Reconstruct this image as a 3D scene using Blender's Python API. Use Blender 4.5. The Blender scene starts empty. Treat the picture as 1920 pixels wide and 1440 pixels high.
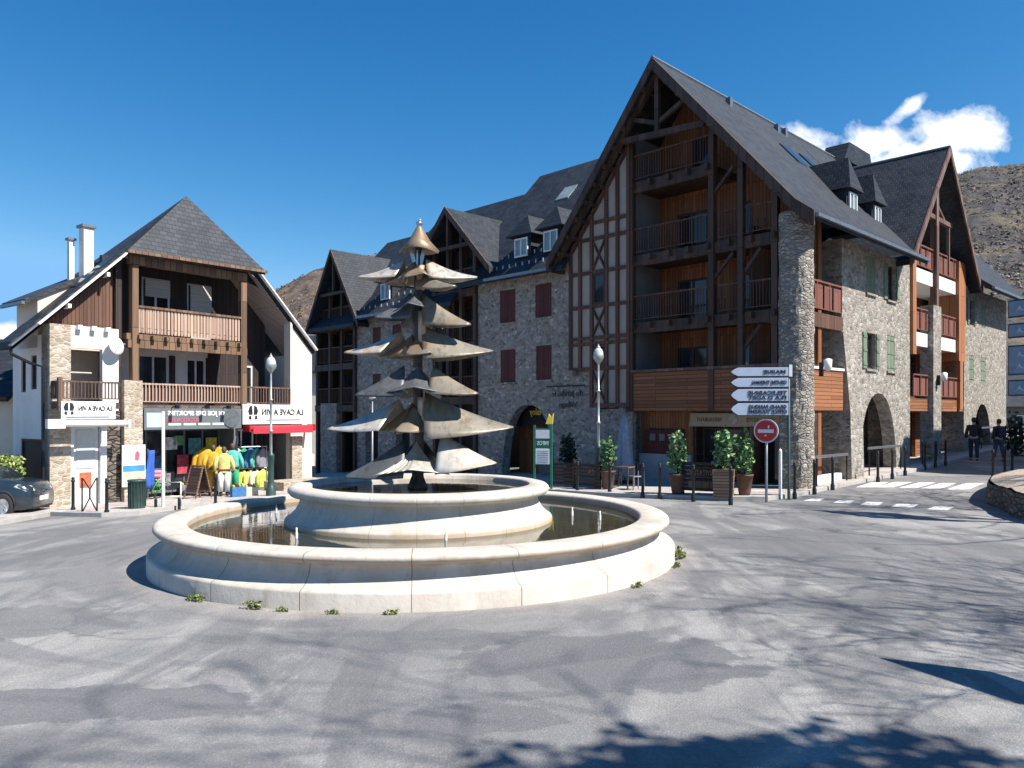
import bpy, bmesh, math, random
from mathutils import Vector, Matrix, noise
from mathutils.geometry import delaunay_2d_cdt
random.seed(11)
SC = bpy.context.scene
COL = SC.collection
R = math.radians
F, CX, HY, H = 1450.0, 960.0, 776.0, 2.5      # focal length, principal column, horizon row, eye height

# ------------------------------------------------------------------ helpers
def lerp(a, b, t): return a + (b - a) * t

class MB:
    """collects solids and sheets, builds ONE mesh object"""
    def __init__(s): s.v = []; s.f = []; s.uvs = None
    def add(s, vs, fs):
        o = len(s.v); s.v += [tuple(p) for p in vs]; s.f += [tuple(i + o for i in f) for f in fs]; return s
    def box(s, x0, x1, y0, y1, z0, z1):
        return s.add([(x0,y0,z0),(x1,y0,z0),(x1,y1,z0),(x0,y1,z0),(x0,y0,z1),(x1,y0,z1),(x1,y1,z1),(x0,y1,z1)],
                     [(0,3,2,1),(4,5,6,7),(0,1,5,4),(1,2,6,5),(2,3,7,6),(3,0,4,7)])
    def prism(s, poly, ax, a, b):
        n = len(poly)
        def P(p, t):
            return (p[0], t, p[1]) if ax == 'y' else ((t, p[0], p[1]) if ax == 'x' else (p[0], p[1], t))
        vs = [P(p, a) for p in poly] + [P(p, b) for p in poly]
        fs = [tuple(range(n)), tuple(range(2*n-1, n-1, -1))] + [(i, (i+1) % n, (i+1) % n + n, i + n) for i in range(n)]
        return s.add(vs, fs)
    def quad(s, *ps): return s.add(ps, [tuple(range(len(ps)))])
    def slab(s, ps, t):
        """flat polygon thickened downwards by t"""
        n = len(ps); vs = list(ps) + [(p[0], p[1], p[2] - t) for p in ps]
        return s.add(vs, [tuple(range(n)), tuple(range(2*n-1, n-1, -1))] + [(i, (i+1) % n, (i+1) % n + n, i + n) for i in range(n)])
    def beam(s, p, q, w, h, up=(0, 0, 1)):
        p, q = Vector(p), Vector(q); d = (q - p)
        if d.length < 1e-6: return s
        d.normalize(); u = Vector(up)
        if abs(d.dot(u)) > .98: u = Vector((0, 1, 0))
        r = d.cross(u).normalized(); u = r.cross(d)
        c = [(-w/2, -h/2), (w/2, -h/2), (w/2, h/2), (-w/2, h/2)]
        vs = [p + r*a + u*b for a, b in c] + [q + r*a + u*b for a, b in c]
        return s.add(vs, [(0,1,2,3),(7,6,5,4),(0,4,5,1),(1,5,6,2),(2,6,7,3),(3,7,4,0)])
    def tube(s, pts, rad, n=8):
        pts = [Vector(p) for p in pts]; rad = rad if isinstance(rad, (list, tuple)) else [rad]*len(pts)
        o = len(s.v); ref = None
        for i, p in enumerate(pts):
            d = (pts[min(i+1, len(pts)-1)] - pts[max(i-1, 0)])
            d = d.normalized() if d.length > 1e-9 else Vector((0, 0, 1))
            if ref is None: ref = Vector((1, 0, 0)) if abs(d.x) < .9 else Vector((0, 1, 0))
            a = (ref - d * ref.dot(d)).normalized(); ref = a; b = d.cross(a)
            for k in range(n):
                t = 2*math.pi*k/n; s.v.append(tuple(p + (a*math.cos(t) + b*math.sin(t))*rad[i]))
        for i in range(len(pts)-1):
            for k in range(n):
                s.f.append((o+i*n+k, o+i*n+(k+1) % n, o+(i+1)*n+(k+1) % n, o+(i+1)*n+k))
        s.f.append(tuple(o+k for k in range(n-1, -1, -1))); e = o+(len(pts)-1)*n
        s.f.append(tuple(e+k for k in range(n)))
        return s
    def lathe(s, prof, c=(0, 0), n=24, a0=0, a1=2*math.pi):
        o = len(s.v); full = abs(a1-a0-2*math.pi) < 1e-6; m = n if full else n+1
        for r, z in prof:
            for k in range(m):
                t = a0 + (a1-a0)*k/n; s.v.append((c[0]+r*math.cos(t), c[1]+r*math.sin(t), z))
        for i in range(len(prof)-1):
            for k in range(n):
                k2 = (k+1) % m
                s.f.append((o+i*m+k, o+i*m+k2, o+(i+1)*m+k2, o+(i+1)*m+k))
        return s
    def rail(s, p, q, h, gap=.13, post=.02, z0=.12, bar=.035, top=.06):
        """balustrade between two floor points: handrail, bottom rail, upright bars"""
        p, q = Vector(p), Vector(q); L = (q-p).length; n = max(2, int(L/gap))
        s.beam(p+Vector((0,0,h)), q+Vector((0,0,h)), top, top); s.beam(p+Vector((0,0,z0)), q+Vector((0,0,z0)), bar, bar)
        for i in range(n+1):
            b = p.lerp(q, i/n); s.beam(b+Vector((0,0,z0)), b+Vector((0,0,h)), post, post)
        return s
    def build(s, name, m, parent=None, smooth=False, bevel=0, solid=0, recalc=True):
        me = bpy.data.meshes.new(name); me.from_pydata(s.v, [], s.f)
        bm = bmesh.new(); bm.from_mesh(me)
        if recalc: bmesh.ops.recalc_face_normals(bm, faces=bm.faces)
        bm.to_mesh(me); bm.free()
        if smooth:
            for p in me.polygons: p.use_smooth = True
        o = bpy.data.objects.new(name, me); COL.objects.link(o)
        if m is not None: me.materials.append(m)
        if parent is not None: o.parent = parent
        if solid:
            md = o.modifiers.new('solid', 'SOLIDIFY'); md.thickness = solid; md.offset = 0
        if bevel:
            md = o.modifiers.new('bevel', 'BEVEL'); md.width = bevel; md.segments = 2; md.limit_method = 'ANGLE'
        return o

def tag(o, label=None, cat=None, group=None, kind=None):
    if label: o['label'] = label
    if cat: o['category'] = cat
    if group: o['group'] = group
    if kind: o['kind'] = kind
    return o
def empty(name, loc, rz=0, label=None, cat=None, group=None):
    o = bpy.data.objects.new(name, None); COL.objects.link(o); o.empty_display_size = .2
    o.location = loc; o.rotation_euler = (0, 0, rz)
    return tag(o, label, cat, group)
KIDS = {}
def copy_tree(o, parent=None):
    c = o.copy(); COL.objects.link(c)
    if parent is not None: c.parent = parent
    for ch in list(o.children): copy_tree(ch, c)
    return c
def dup(o, loc, rz=None, label=None, group=None, scale=None):
    c = copy_tree(o); c.location = loc
    if rz is not None: c.rotation_euler = (0, 0, rz)
    if scale: c.scale = (scale,)*3
    return tag(c, label, None, group)

class Frame:
    """a building's own axes: x along its front, y into it"""
    def __init__(s, O, a):
        s.O = O; s.a = a; s.ex = (math.cos(a), math.sin(a)); s.ey = (-math.sin(a), math.cos(a))
    def fx(s, px, py, y0=0):
        k = (px-CX)/F; O, ex, ey = s.O, s.ex, s.ey
        x = (k*(O[1]+y0*ey[1])-O[0]-y0*ey[0])/(ex[0]-k*ex[1]); Y = O[1]+x*ex[1]+y0*ey[1]
        return (x, H-(py-HY)/F*Y)
    def fy(s, px, py, x0=0):
        k = (px-CX)/F; O, ex, ey = s.O, s.ex, s.ey
        y = (k*(O[1]+x0*ex[1])-O[0]-x0*ex[0])/(ey[0]-k*ey[1]); Y = O[1]+y*ey[1]+x0*ex[1]
        return (y, H-(py-HY)/F*Y)
    def w(s, x, y, z=0): return (s.O[0]+x*s.ex[0]+y*s.ey[0], s.O[1]+x*s.ex[1]+y*s.ey[1], z)
B = Frame((9.075, 24.83), R(-45.5))
HS = Frame((-14.3, 23.9), R(53.3))
def zg(x, y):
    x = max(-30, min(32, x)); y = max(-5, min(46, y))-16
    return -.105+.01003*x-.01195*y+.001506*x*y
def gp(px, py, dz=0):
    z = 0
    for i in range(20):
        d = F*(H-z)/(py-HY); x = (px-CX)/F*d; z = zg(x, d)+dz
    return (x, d, z)
def gd(x, y, dz=0): return (x, y, zg(x, y)+dz)

# ------------------------------------------------------------------ materials
class NT:
    def __init__(s, name):
        s.m = bpy.data.materials.new(name); s.m.use_nodes = True; s.t = s.m.node_tree; s.t.nodes.clear()
        s.out = s.n('ShaderNodeOutputMaterial'); s.b = s.n('ShaderNodeBsdfPrincipled'); s.l(s.b.outputs[0], s.out.inputs[0])
        s.tc = None
    def n(s, t, **k):
        x = s.t.nodes.new(t)
        for a, v in k.items(): setattr(x, a, v)
        return x
    def l(s, a, b): s.t.links.new(a, b)
    def obj(s):
        if not s.tc: s.tc = s.n('ShaderNodeTexCoord')
        return s.tc.outputs['Object']
    def map(s, vec, sc=(1, 1, 1), rot=(0, 0, 0)):
        m = s.n('ShaderNodeMapping'); m.inputs['Scale'].default_value = sc; m.inputs['Rotation'].default_value = rot
        s.l(vec, m.inputs[0]); return m.outputs[0]
    def noise(s, scale, detail=4, vec=None, rough=.55, dist=0):
        x = s.n('ShaderNodeTexNoise'); x.inputs['Scale'].default_value = scale; x.inputs['Detail'].default_value = detail
        x.inputs['Roughness'].default_value = rough; x.inputs['Distortion'].default_value = dist
        s.l(vec or s.obj(), x.inputs['Vector']); return x.outputs['Fac']
    def ramp(s, fac, stops, interp='LINEAR'):
        x = s.n('ShaderNodeValToRGB'); x.color_ramp.interpolation = interp
        e = x.color_ramp.elements
        while len(e) < len(stops): e.new(.5)
        for i, (p, c) in enumerate(stops):
            e[i].position = p; e[i].color = (c, c, c, 1) if isinstance(c, (int, float)) else (*c, 1)
        s.l(fac, x.inputs[0]); return x.outputs[0]
    def mix(s, fac, a, b, mode='MIX'):
        x = s.n('ShaderNodeMix', data_type='RGBA', blend_type=mode)
        for v, i in ((fac, 0), (a, 6), (b, 7)):
            if isinstance(v, (int, float)): x.inputs[i].default_value = v if i == 0 else (v, v, v, 1)
            elif isinstance(v, tuple): x.inputs[i].default_value = (*v, 1)
            else: s.l(v, x.inputs[i])
        return x.outputs[2]
    def math(s, op, a, b=0, c=0):
        x = s.n('ShaderNodeMath', operation=op)
        for i, v in enumerate((a, b, c)):
            if isinstance(v, (int, float)): x.inputs[i].default_value = v
            else: s.l(v, x.inputs[i])
        return x.outputs[0]
    def sep(s, vec):
        x = s.n('ShaderNodeSeparateXYZ'); s.l(vec, x.inputs[0]); return x.outputs
    def comb(s, x, y, z=0):
        c = s.n('ShaderNodeCombineXYZ')
        for i, v in enumerate((x, y, z)):
            if isinstance(v, (int, float)): c.inputs[i].default_value = v
            else: s.l(v, c.inputs[i])
        return c.outputs[0]
    def bump(s, h, strength=.3, dist=.02):
        x = s.n('ShaderNodeBump'); x.inputs['Strength'].default_value = strength; x.inputs['Distance'].default_value = dist
        s.l(h, x.inputs['Height']); s.l(x.outputs[0], s.b.inputs['Normal'])
    def col(s, v):
        if isinstance(v, tuple): s.b.inputs['Base Color'].default_value = (*v, 1)
        else: s.l(v, s.b.inputs['Base Color'])
    def set(s, rough=.6, metal=0, spec=None):
        if isinstance(rough, (int, float)): s.b.inputs['Roughness'].default_value = rough
        else: s.l(rough, s.b.inputs['Roughness'])
        s.b.inputs['Metallic'].default_value = metal
        if spec is not None: s.b.inputs['Specular IOR Level'].default_value = spec
        return s.m

def plain(name, c, rough=.55, metal=0, var=.25, scale=6, bump=.12):
    """painted or plastic surface with faint wear"""
    t = NT(name); f = t.noise(scale, 5); a = tuple(x*(1-var) for x in c); b = tuple(min(1, x*(1+var*.7)) for x in c)
    t.col(t.ramp(f, [(.3, a), (.7, b)])); t.bump(t.noise(scale*8, 2), bump, .004)
    return t.set(rough, metal)
def rubble(name, stops, mortar, scale=3.0, flat=1.7, bump=.7):
    """random rubble masonry: irregular cells, pale joints"""
    t = NT(name); o = t.obj()
    w = t.n('ShaderNodeTexNoise'); w.inputs['Scale'].default_value = 2.2; t.l(o, w.inputs['Vector'])
    v = t.mix(.06, o, w.outputs['Color'], 'LINEAR_LIGHT')
    v = t.map(v, (scale, scale, scale*flat))
    a = t.n('ShaderNodeTexVoronoi'); t.l(v, a.inputs['Vector']); a.inputs['Scale'].default_value = 1
    e = t.n('ShaderNodeTexVoronoi', feature='DISTANCE_TO_EDGE'); t.l(v, e.inputs['Vector']); e.inputs['Scale'].default_value = 1
    val = t.sep(a.outputs['Color'])
    base = t.ramp(val[0], stops)
    base = t.mix(.55, base, t.ramp(t.noise(9, 6), [(.3, .32), (.72, 1.0)]), 'MULTIPLY')
    base = t.mix(t.math('MULTIPLY', val[1], .35), base, (.30, .24, .17))
    j = t.ramp(e.outputs['Distance'], [(.02, 1), (.07, 0)])
    t.col(t.mix(j, base, mortar))
    h = t.math('ADD', t.ramp(e.outputs['Distance'], [(0, 0), (.16, 1)]), t.math('MULTIPLY', t.noise(14, 4), .5))
    t.bump(h, bump, .05)
    return t.set(.9)
def planks(name, c1, c2, width=.14, vertical=True, gap=.35, rough=.7):
    t = NT(name); o = t.sep(t.obj()); u = t.math('ADD', o[0], o[1])
    vec = t.comb(o[2], u) if vertical else t.comb(u, o[2])
    b = t.n('ShaderNodeTexBrick'); t.l(vec, b.inputs['Vector']); b.inputs['Scale'].default_value = 1
    b.inputs['Brick Width'].default_value = 2.7; b.inputs['Row Height'].default_value = width
    b.inputs['Mortar Size'].default_value = .012; b.inputs['Mortar Smooth'].default_value = .3
    b.inputs['Color1'].default_value = (0, 0, 0, 1); b.inputs['Color2'].default_value = (1, 1, 1, 1); b.inputs['Mortar'].default_value = (.5, .5, .5, 1)
    g = t.noise(3, 6, t.map(t.obj(), (7, 7, .8) if vertical else (.8, .8, 9)))
    k = t.math('MULTIPLY', t.math('ADD', b.outputs['Color'], g), .5)
    c = t.ramp(k, [(.2, c1), (.8, c2)])
    t.col(t.mix(b.outputs['Fac'], c, tuple(x*gap for x in c1)))
    t.bump(t.math('SUBTRACT', g, t.math('MULTIPLY', b.outputs['Fac'], 2)), .4, .012)
    return t.set(rough)
def slate(name, axis, c1=(.014, .017, .022), c2=(.032, .037, .045)):
    t = NT(name); o = t.sep(t.obj()); vec = t.comb(o[axis], o[2])
    b = t.n('ShaderNodeTexBrick'); t.l(vec, b.inputs['Vector']); b.inputs['Scale'].default_value = 1
    b.inputs['Brick Width'].default_value = .26; b.inputs['Row Height'].default_value = .155
    b.inputs['Mortar Size'].default_value = .008; b.inputs['Mortar Smooth'].default_value = .4
    b.inputs['Color1'].default_value = (0, 0, 0, 1); b.inputs['Color2'].default_value = (1, 1, 1, 1); b.inputs['Mortar'].default_value = (.5, .5, .5, 1)
    k = t.math('ADD', t.math('MULTIPLY', b.outputs['Color'], .55), t.math('MULTIPLY', t.noise(1.1, 6), .6))
    k = t.math('ADD', k, t.math('MULTIPLY', t.noise(12, 3), .2))
    c = t.ramp(k, [(.35, c1), (.95, c2)])
    c = t.mix(t.ramp(t.noise(.45, 5, t.map(t.obj(), (1, 1, .35))), [(.52, 0), (.75, .35)]), c, (.058, .060, .060))
    t.col(t.mix(b.outputs['Fac'], c, tuple(x*.45 for x in c1)))
    t.bump(t.math('SUBTRACT', t.math('MULTIPLY', b.outputs['Color'], .4), b.outputs['Fac']), .5, .02)
    return t.set(.6, 0, .3)
def plaster(name, c, dirt=.3, scale=1.6):
    t = NT(name); f = t.noise(scale, 7); g = t.noise(.9, 5, t.map(t.obj(), (3, 3, .3)))
    a = t.ramp(f, [(.3, tuple(x*(1-dirt*.5) for x in c)), (.65, c)])
    a = t.mix(t.ramp(g, [(.5, 0), (.8, dirt)]), a, tuple(x*.45 for x in c))
    t.col(a); t.bump(t.noise(40, 3), .25, .006); return t.set(.9)
def glass(name, c=(.02, .025, .03), rough=.06):
    t = NT(name); t.col(t.ramp(t.noise(.8, 2), [(.35, tuple(x*.5 for x in c)), (.7, tuple(x*1.6 for x in c))])); return t.set(rough, 0, .6)
def leafy(name, c1, c2):
    t = NT(name); i = t.n('ShaderNodeNewGeometry'); r = i.outputs['Random Per Island']
    t.col(t.ramp(r, [(0, c1), (1, c2)])); t.set(.5, 0, .4)
    t.b.inputs['Transmission Weight'].default_value = 0
    return t.m

M = {}
M['stone_grey'] = rubble('stone_grey', [(0, (.16, .145, .13)), (.35, (.275, .25, .222)), (.7, (.37, .337, .298)), (.93, (.49, .45, .40)), (1, (.64, .59, .53))], (.29, .265, .235), 5.4, 1.5, .4)
M['stone_pale'] = rubble('stone_pale', [(0, (.17, .155, .135)), (.4, (.29, .265, .23)), (.75, (.38, .347, .302)), (1, (.54, .50, .44))], (.315, .29, .255), 5.4, 1.5, .4)
M['stone_column'] = rubble('stone_column', [(0, (.20, .18, .155)), (.4, (.33, .297, .255)), (.8, (.44, .40, .347)), (1, (.56, .52, .46))], (.27, .245, .212), 5.0, 2.0, .9)
M['stone_gold'] = rubble('stone_gold', [(0, (.36, .28, .20)), (.4, (.46, .38, .29)), (.75, (.56, .48, .38)), (1, (.64, .58, .49))], (.50, .43, .34), 4.2, 2.1, .35)
M['stone_dark'] = rubble('stone_dark', [(0, (.05, .045, .04)), (.5, (.14, .12, .10)), (1, (.26, .22, .18))], (.03, .028, .025), 3.2, 2.4, 1.0)
M['timber'] = planks('timber', (.034, .019, .012), (.085, .047, .029), .3)
M['timber_mid'] = planks('timber_mid', (.10, .055, .030), (.24, .14, .078), .22)
M['timber_red'] = planks('timber_red', (.065, .027, .017), (.135, .058, .034), .2)
M['clad_warm'] = planks('clad_warm', (.155, .052, .015), (.31, .118, .038), .13)
M['clad_warm_h'] = planks('clad_warm_h', (.145, .048, .016), (.275, .105, .038), .13, False)
M['dormer_pane'] = plain('dormer_pane', (.20, .25, .25), .15, 0, .4, 1.5)
M['clad_dark'] = planks('clad_dark', (.035, .018, .011), (.08, .040, .024), .13)
M['clad_orange'] = planks('clad_orange', (.20, .074, .028), (.36, .148, .060), .13, False)
M['post_orange'] = planks('post_orange', (.25, .092, .034), (.40, .165, .068), .4)
M['clad_brown'] = planks('clad_brown', (.075, .032, .018), (.155, .072, .042), .12)
M['clad_black'] = planks('clad_black', (.018, .012, .011), (.045, .030, .026), .12)
M['rail_brown'] = planks('rail_brown', (.085, .045, .032), (.20, .12, .09), .3)
M['board_pale'] = planks('board_pale', (.36, .235, .17), (.56, .40, .30), .12)
M['rail_red'] = planks('rail_red', (.14, .045, .030), (.22, .085, .060), .3)
M['shutter_red'] = planks('shutter_red', (.075, .012, .011), (.12, .020, .017), .11)
M['shutter_green'] = planks('shutter_green', (.145, .19, .125), (.22, .28, .19), .1)
M['slate_x'] = slate('slate_x', 0)
M['slate_y'] = slate('slate_y', 1)
M['slate_house'] = slate('slate_house', 0, (.026, .030, .036), (.052, .057, .065))
M['zinc'] = plain('zinc', (.22, .24, .26), .4, .6)
M['white_wall'] = plaster('white_wall', (.74, .72, .69), .2)
M['cream_panel'] = plaster('cream_panel', (.38, .325, .27), .25)
M['pale_wall'] = plaster('pale_wall', (.68, .62, .52), .2)
M['grey_wall'] = plaster('grey_wall', (.21, .195, .18), .35)
M['blue_white'] = plaster('blue_white', (.36, .38, .40), .5)
M['peach_wall'] = plaster('peach_wall', (.70, .60, .48), .2)
M['white_paint'] = plain('white_paint', (.80, .79, .76), .45, 0, .08)
M['window_white'] = plain('window_white', (.66, .67, .66), .4, 0, .1)
M['roller'] = planks('roller', (.50, .47, .43), (.58, .55, .50), .06, False, .7)
M['soffit'] = planks('soffit', (.33, .29, .27), (.44, .39, .36), .12)
M['glass'] = glass('glass')
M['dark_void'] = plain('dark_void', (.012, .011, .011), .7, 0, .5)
M['black_iron'] = plain('black_iron', (.018, .019, .022), .4, .3)
M['green_iron'] = plain('green_iron', (.045, .085, .075), .45, .2)
M['green_bright'] = plain('green_bright', (.015, .16, .095), .45)
M['lamp_metal'] = plain('lamp_metal', (.34, .38, .38), .35, .3)
M['lamp_glass'] = plain('lamp_glass', (.50, .54, .54), .15, 0, .06)
M['steel'] = plain('steel', (.45, .46, .47), .3, .8)
M['terracotta'] = plain('terracotta', (.115, .060, .040), .75)
M['crate_wood'] = planks('crate_wood', (.20, .115, .068), (.34, .20, .125), .09, False)
M['dark_wood'] = planks('dark_wood', (.026, .015, .012), (.07, .038, .028), .11, False)
M['red_paint'] = plain('red_paint', (.45, .012, .020), .4, 0, .1)
M['red_fabric'] = plain('red_fabric', (.50, .03, .05), .8, 0, .2)
M['sign_white'] = plain('sign_white', (.80, .79, .77), .4, 0, .05)
M['sign_blue'] = plain('sign_blue', (.44, .50, .60), .4, 0, .06)
M['sign_grey'] = plain('sign_grey', (.135, .155, .16), .5, 0, .1)
M['sign_panel'] = plain('sign_panel', (.17, .22, .28), .35, 0, .2)
M['beige_fascia'] = plain('beige_fascia', (.34, .26, .165), .6, 0, .15)
M['ink'] = plain('ink', (.02, .02, .025), .5)
M['ink_white'] = plain('ink_white', (.85, .85, .85), .5, 0, .03)
M['ink_red'] = plain('ink_red', (.60, .10, .16), .5, 0, .1)
M['ink_yellow'] = plain('ink_yellow', (.80, .62, .08), .5, 0, .05)
M['leaf_pot'] = leafy('leaf_pot', (.035, .10, .030), (.20, .33, .14))
M['leaf_dark'] = leafy('leaf_dark', (.008, .022, .012), (.03, .06, .03))
M['leaf_hedge'] = leafy('leaf_hedge', (.07, .11, .02), (.28, .34, .08))
M['weed'] = leafy('weed', (.06, .09, .02), (.22, .25, .08))
M['bark'] = plain('bark', (.08, .06, .05), .9, 0, .4, 5, .6)
M['blue_cloth'] = plain('blue_cloth', (.30, .34, .42), .8, 0, .2)

def asphalt():
    t = NT('asphalt'); o = t.obj(); s = t.sep(o)
    big = t.noise(.22, 6, None, .6, .6); mid = t.noise(1.1, 7, None, .65, .4); grain = t.noise(55, 3)
    st = t.noise(1.0, 6, t.map(o, (.9, .22, 1), (0, 0, R(-28))), .6, .8)
    c = t.ramp(mid, [(.30, (.245, .236, .225)), (.7, (.325, .314, .300))])
    c = t.mix(t.ramp(big, [(.44, .0), (.53, .85)]), c, (.180, .177, .176))
    c = t.mix(t.ramp(st, [(.48, 0), (.57, .65)]), c, (.132, .131, .134))
    # resurfaced patches with ragged edges
    jit = t.math('MULTIPLY', t.math('SUBTRACT', t.noise(1.3, 6, None, .6), .5), 1.5)
    for x_, y_, rx, ry, k in ((1.0, 7.9, 1.55, 1.15, .55), (-3.6, 6.6, 1.6, .5, .5), (-1.1, 8.6, 1.3, .45, .4), (-.2, 6.3, .8, .35, .5), (5.6, 15.6, 2.6, 1.5, .35), (-6.5, 9.4, 2.2, .9, .4), (3.7, 10.2, 1.9, .5, .4)):
        q_ = t.math('SQRT', t.math('ADD', t.math('POWER', t.math('MULTIPLY', t.math('SUBTRACT', s[0], x_), 1/rx), 2), t.math('POWER', t.math('MULTIPLY', t.math('SUBTRACT', s[1], y_), 1/ry), 2)))
        c = t.mix(t.ramp(t.math('ADD', t.math('ADD', q_, jit), .0), [(.86, min(.9, k*1.6)), (.95, 0)]), c, (.138, .136, .140))
    # tyre arcs worn round the fountain
    dx = t.math('SUBTRACT', s[0], -1.71); dy = t.math('SUBTRACT', s[1], 14.5)
    rr = t.math('SQRT', t.math('ADD', t.math('MULTIPLY', dx, dx), t.math('MULTIPLY', dy, dy)))
    arc = t.noise(1.6, 3, t.comb(rr, t.math('MULTIPLY', t.math('ARCTAN2', dy, dx), 1.3)), .5, .3)
    near = t.ramp(rr, [(0, 0), (.2, 1)])
    c = t.mix(t.ramp(arc, [(.54, 0), (.62, .5)]), c, (.118, .117, .121))
    # paler dusty ring hugging the basin, rusty patches in it
    ring = t.ramp(t.math('ADD', t.math('MULTIPLY', rr, .1), t.math('MULTIPLY', big, .12)), [(.50, 1), (.58, 0)])
    c = t.mix(t.math('MULTIPLY', ring, .75), c, (.36, .33, .30))
    c = t.mix(t.math('MULTIPLY', ring, t.ramp(t.noise(.9, 4), [(.55, 0), (.66, .6)])), c, (.33, .235, .19))
    # cracks
    e = t.n('ShaderNodeTexVoronoi', feature='DISTANCE_TO_EDGE'); e.inputs['Scale'].default_value = .30
    wv = t.n('ShaderNodeTexNoise'); wv.inputs['Scale'].default_value = .8; wv.inputs['Detail'].default_value = 6; t.l(o, wv.inputs['Vector'])
    t.l(t.mix(.55, o, wv.outputs['Color'], 'LINEAR_LIGHT'), e.inputs['Vector'])
    ck = t.math('MULTIPLY', t.ramp(e.outputs['Distance'], [(.0, 1), (.010, 0)]), t.ramp(t.noise(.35, 2), [(.5, 0), (.6, .55)]))
    c = t.mix(ck, c, (.10, .10, .105))
    v = t.n('ShaderNodeTexVoronoi'); v.inputs['Scale'].default_value = 60; t.l(o, v.inputs['Vector'])
    chip = t.sep(v.outputs['Color'])[0]
    c = t.mix(.30, c, t.ramp(chip, [(0, .55), (.8, 1.0), (1, 1.5)]), 'MULTIPLY')
    c = t.mix(.28, c, t.ramp(grain, [(.3, .55), (.7, 1.25)]), 'MULTIPLY')
    t.col(c); t.bump(t.math('ADD', v.outputs['Distance'], grain), .35, .012)
    return t.set(.85, 0, .35)
M['asphalt'] = asphalt()
def paving():
    t = NT('paving'); o = t.sep(t.obj())
    b = t.n('ShaderNodeTexBrick'); t.l(t.map(t.obj(), (1, 1, 1), (0, 0, R(-20))), b.inputs['Vector']); b.inputs['Scale'].default_value = 1
    b.inputs['Brick Width'].default_value = .6; b.inputs['Row Height'].default_value = .4; b.inputs['Mortar Size'].default_value = .012
    b.inputs['Color1'].default_value = (.40, .36, .33, 1); b.inputs['Color2'].default_value = (.50, .45, .41, 1); b.inputs['Mortar'].default_value = (.24, .22, .20, 1)
    c = t.mix(.6, b.outputs['Color'], t.ramp(t.noise(1.3, 7), [(.3, .6), (.65, 1.1)]), 'MULTIPLY')
    c = t.mix(t.ramp(t.noise(.7, 3), [(.55, 0), (.7, .45)]), c, (.42, .30, .26))
    t.col(c); t.bump(t.noise(50, 2), .2, .01); return t.set(.85)
M['paving'] = paving()
def kerbstone():
    return plaster('kerbstone', (.42, .40, .37), .35, 3)
M['kerb'] = kerbstone()
def road_paint():
    t = NT('road_paint'); w = t.ramp(t.noise(7, 7, None, .7), [(.36, 0), (.52, 1)])
    t.col(t.mix(w, (.26, .26, .26), (.78, .78, .76))); return t.set(.75)
M['road_paint'] = road_paint()
def limestone():
    t = NT('limestone'); o = t.obj(); s = t.sep(o)
    c = t.ramp(t.noise(2.2, 8, None, .62), [(.28, (.42, .372, .31)), (.55, (.54, .49, .42)), (.8, (.61, .56, .49))])
    g = t.noise(3.2, 6, t.map(o, (1, 1, .25)), .6)
    c = t.mix(t.ramp(g, [(.52, 0), (.76, .4)]), c, (.35, .30, .235))
    c = t.mix(t.ramp(t.noise(.8, 4), [(.6, 0), (.75, .35)]), c, (.45, .33, .24))
    an = t.math('ARCTAN2', s[1], s[0])
    wl = t.math('ADD', s[2], t.math('MULTIPLY', t.math('SUBTRACT', t.noise(3.5, 5), .5), .16))
    c = t.mix(t.ramp(wl, [(.50, 0), (.535, .75), (.60, .55), (.66, 0)]), c, (.36, .25, .15))
    c = t.mix(t.ramp(t.noise(5, 8, t.map(o, (1, 1, .16)), .7), [(.54, 0), (.68, .45)]), c, (.29, .25, .20))
    fr = t.math('FRACT', t.math('ADD', t.math('MULTIPLY', an, 20/(2*math.pi)), .21))
    j = t.ramp(t.math('ABSOLUTE', t.math('SUBTRACT', fr, .5)), [(.0, .8), (.003, .6), (.007, 0)])
    c = t.mix(j, c, (.13, .11, .09))
    t.col(c); t.bump(t.math('SUBTRACT', t.noise(18, 6), t.math('MULTIPLY', j, 3)), .35, .012)
    return t.set(.8)
M['limestone'] = limestone()
def water():
    t = NT('water'); t.col(t.ramp(t.noise(.9, 4), [(.3, (.020, .018, .008)), (.7, (.050, .045, .022))]))
    t.bump(t.noise(7, 3, None, .5, .3), .10, .01)
    return t.set(.04, 0, .6)
M['water'] = water()
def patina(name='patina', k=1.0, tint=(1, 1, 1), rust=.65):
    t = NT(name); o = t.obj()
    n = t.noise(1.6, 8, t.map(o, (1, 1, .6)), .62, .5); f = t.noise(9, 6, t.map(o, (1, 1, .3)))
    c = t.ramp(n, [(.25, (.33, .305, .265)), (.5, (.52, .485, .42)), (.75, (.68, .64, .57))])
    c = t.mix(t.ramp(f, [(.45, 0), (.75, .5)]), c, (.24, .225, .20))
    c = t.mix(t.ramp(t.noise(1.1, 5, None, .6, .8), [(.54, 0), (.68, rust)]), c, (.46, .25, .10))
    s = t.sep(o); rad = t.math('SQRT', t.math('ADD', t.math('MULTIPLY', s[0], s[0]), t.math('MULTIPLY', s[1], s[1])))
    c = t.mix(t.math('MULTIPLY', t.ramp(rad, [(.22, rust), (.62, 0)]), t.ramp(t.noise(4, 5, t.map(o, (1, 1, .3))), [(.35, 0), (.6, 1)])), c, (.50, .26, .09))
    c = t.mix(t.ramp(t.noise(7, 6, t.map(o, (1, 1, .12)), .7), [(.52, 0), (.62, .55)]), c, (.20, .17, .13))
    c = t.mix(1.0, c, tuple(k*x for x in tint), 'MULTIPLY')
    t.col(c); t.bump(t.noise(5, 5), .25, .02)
    return t.set(t.ramp(f, [(.3, .36), (.7, .6)]), .28)
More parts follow.
